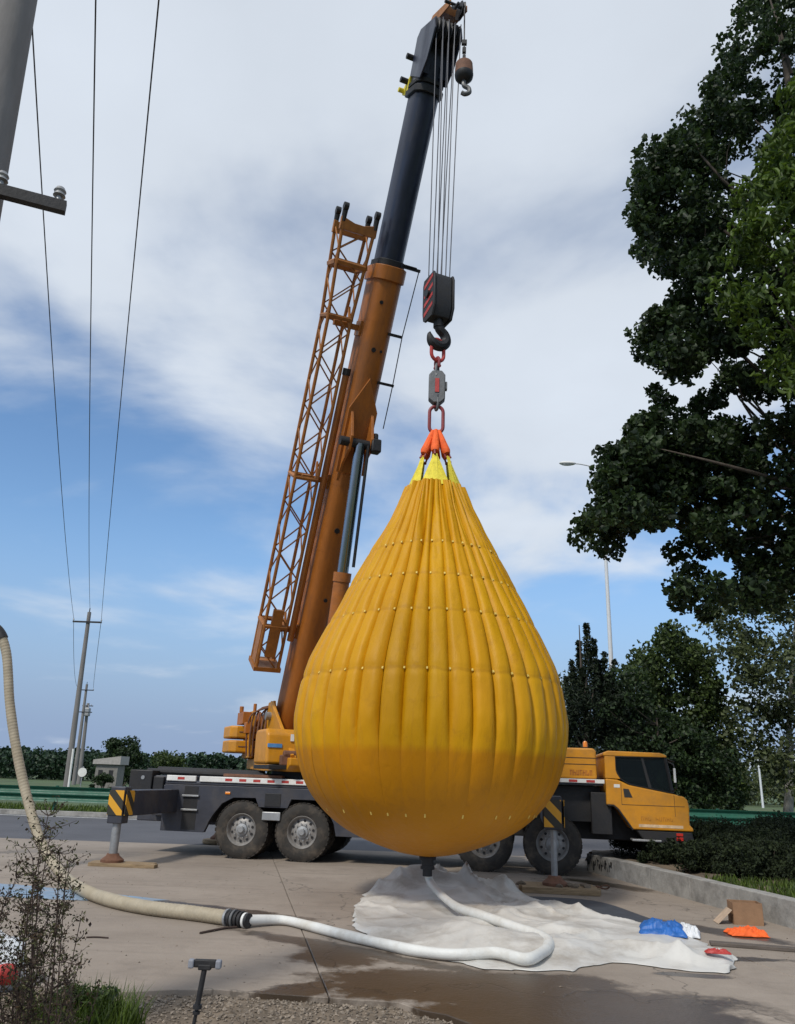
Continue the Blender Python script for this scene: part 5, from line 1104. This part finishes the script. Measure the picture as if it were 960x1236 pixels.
# H-frame pair further off
pB = atY(105, 826, 80); pole('distant concrete pole with crossarm next to the round sign', Vector((atY(89, 946, 80).x, 80, -0.07)), pB, 0.20, 0.11, [(pB.z - 0.5, -0.8, 0.8, (-0.75, 0.75)), (pB.z - 2.6, -0.5, 0.9, ())])
pC = atY(106.5, 849, 84); pole('shorter distant pole carrying a small transformer tank', Vector((atY(95, 946, 84).x, 84, -0.07)), pC, 0.22, 0.14, [(pC.z - 0.2, -0.5, 0.6, (0.4,))], pin=False)
tf = MB(); tf.span(-0.35, 0.35, -0.3, 0.3, 0, 0.8); tf.cyl((-0.15, 0, 0.8), (-0.15, 0, 1.1), 0.06); tf.cyl((0.15, 0, 0.8), (0.15, 0, 1.1), 0.06); o = tf.build('transformer', MT['steel'], smooth=0, bevel=0.05); q = atY(104.5, 857, 83.6); o.location = (q.x, 83.6, q.z - 0.6); tag(o, 'small grey transformer tank fixed to a distant pole', 'transformer')
def wire(label, a, b, sag, r):
    a, b = Vector(a), Vector(b); n = 40; P = [a.lerp(b, i / n) - Vector((0, 0, 4 * sag * (i / n) * (1 - i / n))) for i in range(n + 1)]
    mb = MB(); mb.tube([p - a for p in P], r, 6); o = mb.build('overhead_wire', MT['wire'], smooth=60); o.location = a; tag(o, label, 'wire', 'overhead wires'); return o
NA = npT + Vector((0, -0.185, 10.77 - 11.0)); FA = fpT + Vector((0, -0.13, -0.36))
# aim each wire through its pixel at the top of the picture
def through(px, py, far, sagk):
    d = ray(px, py); p = EYE + d * (7.5 / d.y); k = 4.85 - p.y
    s = (p - far) / (p - far).length; return p + s * ((p.y - 4.85) / abs(s.y))
_nd = Vector((0.93, 0.36, 0)).normalized()
def npW(q): return npB.lerp(npT, 10.6 / 11.045) + _nd * q + Vector((0, -0.185, 0.16))
n0 = wire('overhead wire on the crossarm end farther from the road lamp, passing behind the near pole', npW(-0.34), FA + Vector((-0.77, 0, 0)), 0.5, 0.011)
n1_ = wire('middle overhead wire running to the top pin of the leaning slim pole', npW(0.40), fpT + Vector((0, 0, 0.20)), 0.5, 0.011)
n2_w = wire('overhead wire on the crossarm end nearer the crane', npW(1.13), FA + Vector((0.77, 0, 0)), 0.5, 0.011)
wire('distant wire between the two far crossarms, side away from the crane', FA + Vector((-0.77, 0, 0)), pB + Vector((-0.75, -0.14, -0.36)), 0.9, 0.014)
wire('distant wire between the two far crossarms, side towards the crane', FA + Vector((0.77, 0, 0)), pB + Vector((0.75, -0.14, -0.36)), 0.9, 0.014)

# far shed, sign, bush, wood
sb = atY(131, 944, 62); sh = empty('shed', (sb.x, 62, -0.07)); tag(sh, 'small pale shed half hidden beside the round bush', 'shed')
MB().span(-0.8, 0.8, -0.8, 0.8, 0, 1.9).build('wall', MT['plaster'], sh, smooth=0); MB().prism([(-1.0, 1.9), (1.0, 1.905), (1.0, 2.5), (-1.0, 2.2)], -1.0, 1.0).build('roof', MT['roof'], sh, smooth=0)
for x in (-0.6, 0.5): MB().span(x * 0.7 - 0.16, x * 0.7 + 0.16, -0.81, -0.795, 0.8, 1.5).build('window', MT['black'], sh, smooth=0)
sg = atY(100, 931, 58); so_ = empty('road_sign', (sg.x, 58, -0.07)); tag(so_, 'round white sign on a thin post beside the leaning poles', 'sign')
MB().cyl((0, 0, 0), (0, 0, sg.z + 0.4), 0.035, n=8).build('post', MT['steel'], so_); MB().cyl((0, -0.05, sg.z), (0, -0.08, sg.z), 0.30, n=24).build('disc', MT['white'], so_)

print('PART2 done')

# ================================================================== VEGETATION
# far wood on both sides of the view
def wood(name, label, x0, x1, y0, y1, hmin, hmax, n, leaf, per, mat):
    C = []; Rr = []
    for k in range(n):
        x, y = random.uniform(x0, x1), random.uniform(y0, y1); h = random.uniform(hmin, hmax)
        for j in range(3): C.append((x + random.uniform(-.6, .6), y, h * (0.25 + 0.3 * j))); Rr.append(h * 0.30)
    P = cluster(C, Rr, per, 1.0); o = inst(leaf_mesh(name, P, leaf, mat, 0.9), name); tag(o, label, 'wood', kind='stuff'); return o
wood('distant_wood', 'distant dark green belt of trees behind the field', -110, 130, 196, 216, 4.0, 5.3, 420, 0.75, 42, MT['leaf_far'])
wood('distant_wood', 'nearer low green thicket behind the guardrail and leaning poles', -60, -29, 100, 112, 2.6, 3.3, 110, 0.42, 40, MT['leaf_far'])
def bush(name, label, base, rx, rz, n, leaf, mat, per=60, cat='bush', group=None):
    t = empty(name, base); tag(t, label, cat, group); C = []; Rr = []
    for k in range(n):
        a = random.uniform(0, 6.28); e = random.uniform(0.05, 1) ** 0.6; q = random.uniform(0, 1) ** 0.5
        C.append((rx * q * math.cos(a) * math.sqrt(max(0.05, 1 - e * e * 0.8)), rx * 0.8 * q * math.sin(a) * math.sqrt(max(0.05, 1 - e * e * 0.8)), rz * e * 0.92)); Rr.append(rx * random.uniform(0.18, 0.30))
    inst(leaf_mesh('foliage', cluster(C, Rr, per), leaf, mat), 'foliage', t)
    mb = MB()
    for c in random.sample(C, min(8, n)): limb(mb, (c[0] * 0.1, c[1] * 0.1, -0.1), c, rx * 0.03 + 0.005, 0.004, 0.08)
    mb.build('stems', MT['bark'], t, smooth=60); return t
bb = atY(132, 944, 64); bush('round_bush', 'large round dark bush beyond the guardrail beside the shed', (bb.x, 66, -0.07), 2.0, 4.1, 90, 0.22, MT['leaf_dark'], 70)
bb = atY(168, 944, 50); bush('round_bush', 'smaller green bush rising behind the truck tail', (bb.x, 56, -0.07), 1.5, 2.9, 60, 0.18, MT['leaf_mid'], 60)
bb = atY(124, 944, 59); bush('low_bush', 'low dark bush in front of the small shed', (bb.x, 59, -0.07), 0.9, 1.3, 40, 0.14, MT['leaf_dark'], 60)
wood('distant_wood', 'hazy grey-green trees behind the guardrail on the lamp side', 30, 75, 92, 110, 4.0, 6.2, 110, 0.42, 60, MT['leaf_grey'])
# verge grass along the guardrail
def grass(name, label, fn, n, h, mat, wdt=0.012):
    C = np.array([fn() for _ in range(n)]); k = len(C)
    hh = h * rng.uniform(0.45, 1.25, (k, 1)); a = rng.uniform(0, 6.283, k); d = np.stack([np.cos(a), np.sin(a), np.zeros(k)], 1); ln = rng.uniform(0.1, 0.6, (k, 1))
    s = np.stack([-np.sin(a), np.cos(a), np.zeros(k)], 1) * wdt; up = np.array([[0, 0, 1.0]])
    V = np.empty((k, 5, 3)); V[:, 0] = C - s; V[:, 1] = C + s; V[:, 2] = C + s * 0.8 + up * hh * 0.55 + d * ln * hh * 0.3; V[:, 3] = C - s * 0.8 + up * hh * 0.55 + d * ln * hh * 0.3; V[:, 4] = C + up * hh * (1 - 0.2 * ln) + d * ln * hh
    Fc = []
    for i in range(k): b = i * 5; Fc += [(b, b + 1, b + 2, b + 3), (b + 3, b + 2, b + 4)]
    me = bpy.data.meshes.new(name); me.from_pydata(V.reshape(-1, 3).tolist(), [], Fc); me.materials.append(mat)
    o = inst(me, name); tag(o, label, 'grass', kind='stuff'); return o
grass('verge_grass', 'grass growing under and behind the green guardrail', lambda: (random.uniform(-19, 19), random.uniform(29.9, 36), -0.07), 16000, 0.22, MT['grass'], 0.03)
def bankpos(x0, x1, y0, y1):
    def f():
        while True:
            y = random.uniform(y0, y1); x = random.uniform(x0, x1); xw = W0.x + (y - W0.y) / (W1.y - W0.y) * (W1.x - W0.x) + 0.26
            if x > xw and mnoise.noise(Vector((x * 1.3, y * 1.3, 7))) > -0.25: return (x, y, 0.22)
    return f
grass('bank_grass', 'bright green grass tufts on the bank behind the low wall', bankpos(5.0, 6.7, 9.5, 13.6), 3200, 0.17, MT['grass'])
# dark hedge shrubs on the bank
k = 0
hedge = ['dark shrub under the truck cab front', 'dark shrub right of the truck bumper', 'bushy dark shrub behind the middle of the low wall', 'dark shrub below the green guardrail', 'dense dark shrub behind the cardboard box', 'dark shrub close to the bank grass', 'low dark shrub under the large overhanging tree', 'dark shrub at the road side of the bank', 'dark shrub beside the far end of the low wall', 'dark shrub in the hedge corner by the road', 'tall dark shrub filling the hedge behind the wall', 'dark shrub between wall and guardrail', 'small shrub pressed against the back of the wall', 'small shrub leaning over the wall top near the pad', 'shrub beside the bright grass tufts', 'shrub behind the bright grass tufts', 'small shrub in front of the bumper shrubs']
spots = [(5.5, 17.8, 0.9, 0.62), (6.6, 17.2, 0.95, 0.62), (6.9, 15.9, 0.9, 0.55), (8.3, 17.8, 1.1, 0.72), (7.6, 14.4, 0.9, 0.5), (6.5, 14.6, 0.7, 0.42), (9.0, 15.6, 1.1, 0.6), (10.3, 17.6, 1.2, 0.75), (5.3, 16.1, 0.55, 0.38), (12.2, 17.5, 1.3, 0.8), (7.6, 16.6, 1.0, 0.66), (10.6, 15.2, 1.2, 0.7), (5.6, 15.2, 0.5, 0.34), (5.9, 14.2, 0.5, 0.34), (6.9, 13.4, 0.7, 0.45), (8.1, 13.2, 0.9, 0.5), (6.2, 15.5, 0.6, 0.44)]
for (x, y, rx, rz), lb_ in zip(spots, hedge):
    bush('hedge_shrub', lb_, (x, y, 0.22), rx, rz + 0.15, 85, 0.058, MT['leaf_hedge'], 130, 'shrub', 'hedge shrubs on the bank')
# big overhanging tree, trunk beyond the right edge
crownA = [(875, -60), (872, 10), (860, 55), (860, 78), (828, 98), (850, 128), (800, 148), (765, 175), (755, 230), (752, 262), (757, 300), (785, 335), (800, 352), (770, 378), (755, 420), (765, 452), (800, 462), (762, 478), (752, 515), (735, 525), (712, 565), (708, 600), (698, 622), (684, 650), (710, 664), (742, 660), (752, 632), (775, 640), (800, 632), (822, 660), (795, 668), (800, 690), (785, 725), (835, 742), (870, 735), (960, 730), (1230, 720), (1300, 300), (1200, -60)]
gapsA = [(903, 200, 18, 26), (790, 457, 26, 9), (845, 455, 14, 24), (800, 645, 26, 12), (860, 655, 10, 9), (915, 505, 22, 10), (770, 660, 22, 14), (868, 690, 18, 8), (905, 440, 12, 8), (945, 560, 16, 7), (850, 375, 5, 5), (935, 70, 8, 9), (745, 545, 8, 6)]
crownA = [(x + (14 if x < 900 else 0), y) for x, y in crownA]; gapsA = [(a, b, c * 1.2, d * 1.2) for a, b, c, d in gapsA]
cA = sample_px(crownA, 1250, 12.0, 16.0, gapsA)
cA += sample_px([(702, 648), (742, 648), (800, 612), (850, 600), (850, 530), (770, 515), (735, 545), (720, 585)], 75, 12.6, 14.6) + sample_px([(772, 190), (830, 160), (860, 200), (850, 330), (800, 325), (770, 280)], 60, 12.6, 15) + sample_px([(775, 400), (830, 360), (870, 420), (820, 450), (775, 440)], 25, 12.6, 15)
cA = [c for c in cA if c.z > 3.0]
make_tree('overhanging_tree', 'large dark broadleaf tree overhanging the street lamp and cab', (9.3, 13.8, 0.2), (8.6, 14.0, 18.5), 0.30, cA, [random.uniform(0.22, 0.40) for _ in cA], 105, 0.115, MT['leaf_dark'], MT['bark'], 75, aspect=0.75, up=0.3)
# lighter tree nearer the camera at the right edge
crownB = [(965, 90), (935, 125), (925, 170), (900, 235), (885, 255), (890, 300), (868, 330), (862, 352), (872, 372), (905, 392), (930, 430), (962, 480), (1250, 470), (1250, 60)]
cB = sample_px(crownB, 260, 9.4, 11.4)
make_tree('light_green_tree', 'lighter yellow-green tree with drooping leaves in front of the large dark tree', (8.6, 9.8, 0.2), (7.6, 10.2, 10.6), 0.16, cB, [random.uniform(0.25, 0.42) for _ in cB], 100, 0.15, MT['leaf_lit'], MT['bark'], 30, aspect=0.38, up=0.5, droop=0.6)
# trees beyond the guardrail
crownC = [(850, 742), (868, 725), (960, 705), (1080, 720), (1090, 930), (960, 955), (935, 935), (905, 925), (880, 880), (868, 850), (890, 812), (872, 790)]
cC = sample_px(crownC, 260, 33.5, 37.5, [(880, 835, 16, 18), (960, 915, 20, 14), (895, 925, 14, 18)])
b_ = atY(947, 985, 36); make_tree('grey_green_tree', 'loose grey-green tree with pale trunk behind the guardrail', (b_.x, 36, -0.07), (atY(960, 730, 36).x, 36, 9.5), 0.20, cC, [random.uniform(0.5, 0.85) for _ in cC], 75, 0.21, MT['leaf_grey'], MT['bark_pale'], 30, aspect=0.7)
crownD = [(805, 752), (820, 772), (840, 775), (862, 800), (872, 850), (888, 900), (898, 945), (880, 975), (760, 985), (735, 960), (740, 880), (752, 810), (770, 785), (790, 782)]
cD = sample_px(crownD, 300, 35.0, 39.0, [(770, 850, 7, 9), (800, 830, 6, 5)])
b_ = atY(812, 985, 37); make_tree('broadleaf_tree', 'bushy green tree with light top behind the truck cab', (b_.x, 37, -0.07), (b_.x - 0.2, 37, 6.0), 0.16, cD, [random.uniform(0.45, 0.8) for _ in cD], 78, 0.20, MT['leaf_mid'], MT['bark'], 30, aspect=0.65)
crownD2 = [(738, 822), (752, 806), (772, 815), (785, 850), (830, 868), (880, 900), (895, 950), (880, 985), (735, 990), (730, 860)]
cD2 = sample_px(crownD2, 170, 32.8, 34.6)
b_ = atY(800, 985, 33.5); make_tree('dark_tree', 'low dark broadleaf tree right behind the cab roof', (b_.x, 33.5, -0.07), (b_.x, 33.5, 4.6), 0.14, cD2, [random.uniform(0.4, 0.65) for _ in cD2], 80, 0.18, MT['leaf_dark'], MT['bark'], 26, aspect=0.65)
# young pine with upright shoots behind the hood
pb_ = atY(712, 985, 34); pn = empty('pine_tree', (pb_.x, 34, -0.07)); tag(pn, 'dark young pine with upright candle shoots behind the engine hood', 'tree')
pbv = Vector((pb_.x, 34, -0.07)); CC = []; RR = []; lb2 = MB()
shoots = [(708, 756, 812), (699, 777, 835), (717, 774, 830), (730, 790, 850), (690, 800, 860), (742, 800, 860), (722, 800, 850), (704, 810, 860), (735, 815, 870), (684, 820, 880), (748, 830, 890)]
for (x, y0, y1) in shoots:
    a, b2 = atY(x, y0, 34 + random.uniform(-0.8, 0.8)), None
    b2 = Vector((a.x + (pbv.x - a.x) * 0.3, a.y, atY(x, y1, 34).z))
    for k in range(9):
        t = k / 8; CC.append(a.lerp(b2, t)); RR.append(0.13 + 0.14 * t)
    limb(lb2, b2 - pbv, a - pbv, 0.03, 0.012, 0.0)
    limb(lb2, (0, 0, b2.z * 0.7), b2 - pbv, 0.05, 0.03, 0.05)
body_ = sample_px([(690, 835), (735, 815), (758, 850), (765, 930), (765, 985), (680, 985), (672, 900), (680, 850)], 120, 32.8, 35.4)
body_ += sample_px([(690, 850), (740, 830), (770, 880), (780, 985), (672, 985), (668, 900)], 150, 33.0, 35.6)
CC += body_; RR += [random.uniform(0.35, 0.6) for _ in body_]
MB().tube([(0, 0, -0.1), (0.05, 0, 2.5), (-0.1, 0, 5.0), (pbv.x * 0 - 0.12, 0, 8.2)], [0.14, 0.11, 0.06, 0.02], 10).build('trunk', MT['bark'], pn, smooth=60)
lb2.build('limbs', MT['bark'], pn, smooth=60)
inst(leaf_mesh('crown', cluster(CC, RR, 90, 1.0) - np.array(pbv), 0.17, MT['needle'], 0.22, up=0.1), 'crown', pn)
# light patch of leaves low behind the bag edge
cF = sample_px([(676, 812), (695, 822), (692, 900), (678, 905), (600, 905), (600, 830)], 40, 38, 40); b_ = atY(660, 985, 39)
make_tree('small_tree', 'small lighter tree half hidden behind the water bag edge', (b_.x, 39, -0.07), (b_.x, 39, 6.0), 0.12, cF, [random.uniform(0.45, 0.7) for _ in cF], 70, 0.2, MT['leaf_grey'], MT['bark'], 14)

# dry weeds in the left foreground
def weed(label, bpx, tips, Y, seedmat, n_leaf, leaf, green):
    base = atY(bpx[0], bpx[1], Y); base.z = -0.04
    t = empty('dry_weed', base); tag(t, label, 'weed'); mb = MB(); Cs = []; Cl = []
    for (x, y, w_) in tips:
        tip = atY(x, y, Y + random.uniform(-0.25, 0.25)) - base
        pts = limb(mb, (random.uniform(-.07, .07), random.uniform(-.07, .07), 0), tip, 0.008 * w_, 0.002, 0.05, 5, 12)
        for i in range(4, len(pts)):
            p = Vector(pts[i]); f_ = i / len(pts)
            for s in range(int(6.5 * w_)):
                d = Vector((random.gauss(0, 1), random.gauss(0, 1), random.uniform(0.3, 1.3))).normalized() * random.uniform(0.08, 0.30) * (1.15 - 0.6 * f_) * w_
                tw = limb(mb, p, p + d, 0.0028, 0.001, 0.1, 4, 4)
                for q in tw[1:]:
                    for _ in range(n_leaf): (Cs if random.random() > green else Cl).append(Vector(q) + Vector((random.gauss(0, .014), random.gauss(0, .014), random.gauss(0, .014))))
    mb.build('stems', MT['stem'], t, smooth=0)
    if Cs: inst(leaf_mesh('seed_heads', [tuple(c) for c in Cs], leaf * 0.8, seedmat, 0.7), 'seed_heads', t)['kind'] = 'stuff'
    if Cl: inst(leaf_mesh('leaves', [tuple(c) for c in Cl], leaf, MT['weed'], 0.35), 'leaves', t)
    return t
weed('tall dry brown weed with thin twiggy stems and pale tips', (45, 1300), [(58, 985, 1.0), (40, 1045, 0.7), (72, 1030, 0.8), (20, 1060, 0.7), (85, 1040, 0.6), (97, 1112, 0.5), (60, 1105, 0.7)], 4.4, MT['weed_dark'], 2, 0.022, 0.55)
weed('shorter dry weed clump leaning over the woven sack', (10, 1320), [(5, 1085, 0.8), (30, 1100, 0.8), (-20, 1060, 0.8), (45, 1125, 0.7), (-10, 1130, 0.8)], 4.9, MT['weed_dark'], 2, 0.024, 0.4)
weed('dark bare weed stalks beside the green grass tuft', (70, 1320), [(70, 1135, 0.5), (52, 1150, 0.6), (95, 1165, 0.4), (84, 1188, 0.4), (120, 1190, 0.3)], 5.4, MT['weed_dark'], 1, 0.022, 0.3)
weed('broad dry weed with sparse green leaves next to the hose bend', (55, 1320), [(62, 1000, 0.8), (48, 1015, 0.7), (80, 1050, 0.7), (35, 1080, 0.7), (90, 1075, 0.5)], 4.6, MT['weed_dark'], 2, 0.024, 0.75)
def tuft():
    a = random.uniform(0, 6.28); q = random.uniform(0, 1) ** 0.6 * 0.36; c = TFT; return (c.x + q * math.cos(a) * 1.1, c.y + q * math.sin(a), -0.04)
TFT = Vector((atY(95, 1250, 5.9).x, 5.9, 0))
grass('grass_tuft', 'green grass tuft at the foot of the dry weeds', tuft, 1500, 0.30, MT['grass'], 0.006)
tf2 = bush('leafy_weed', 'low leafy green weed inside the grass tuft', (TFT.x + 0.02, TFT.y, -0.04), 0.30, 0.33, 40, 0.035, MT['leaf_mid'], 45, 'weed')
print('scene built', len(bpy.data.objects))
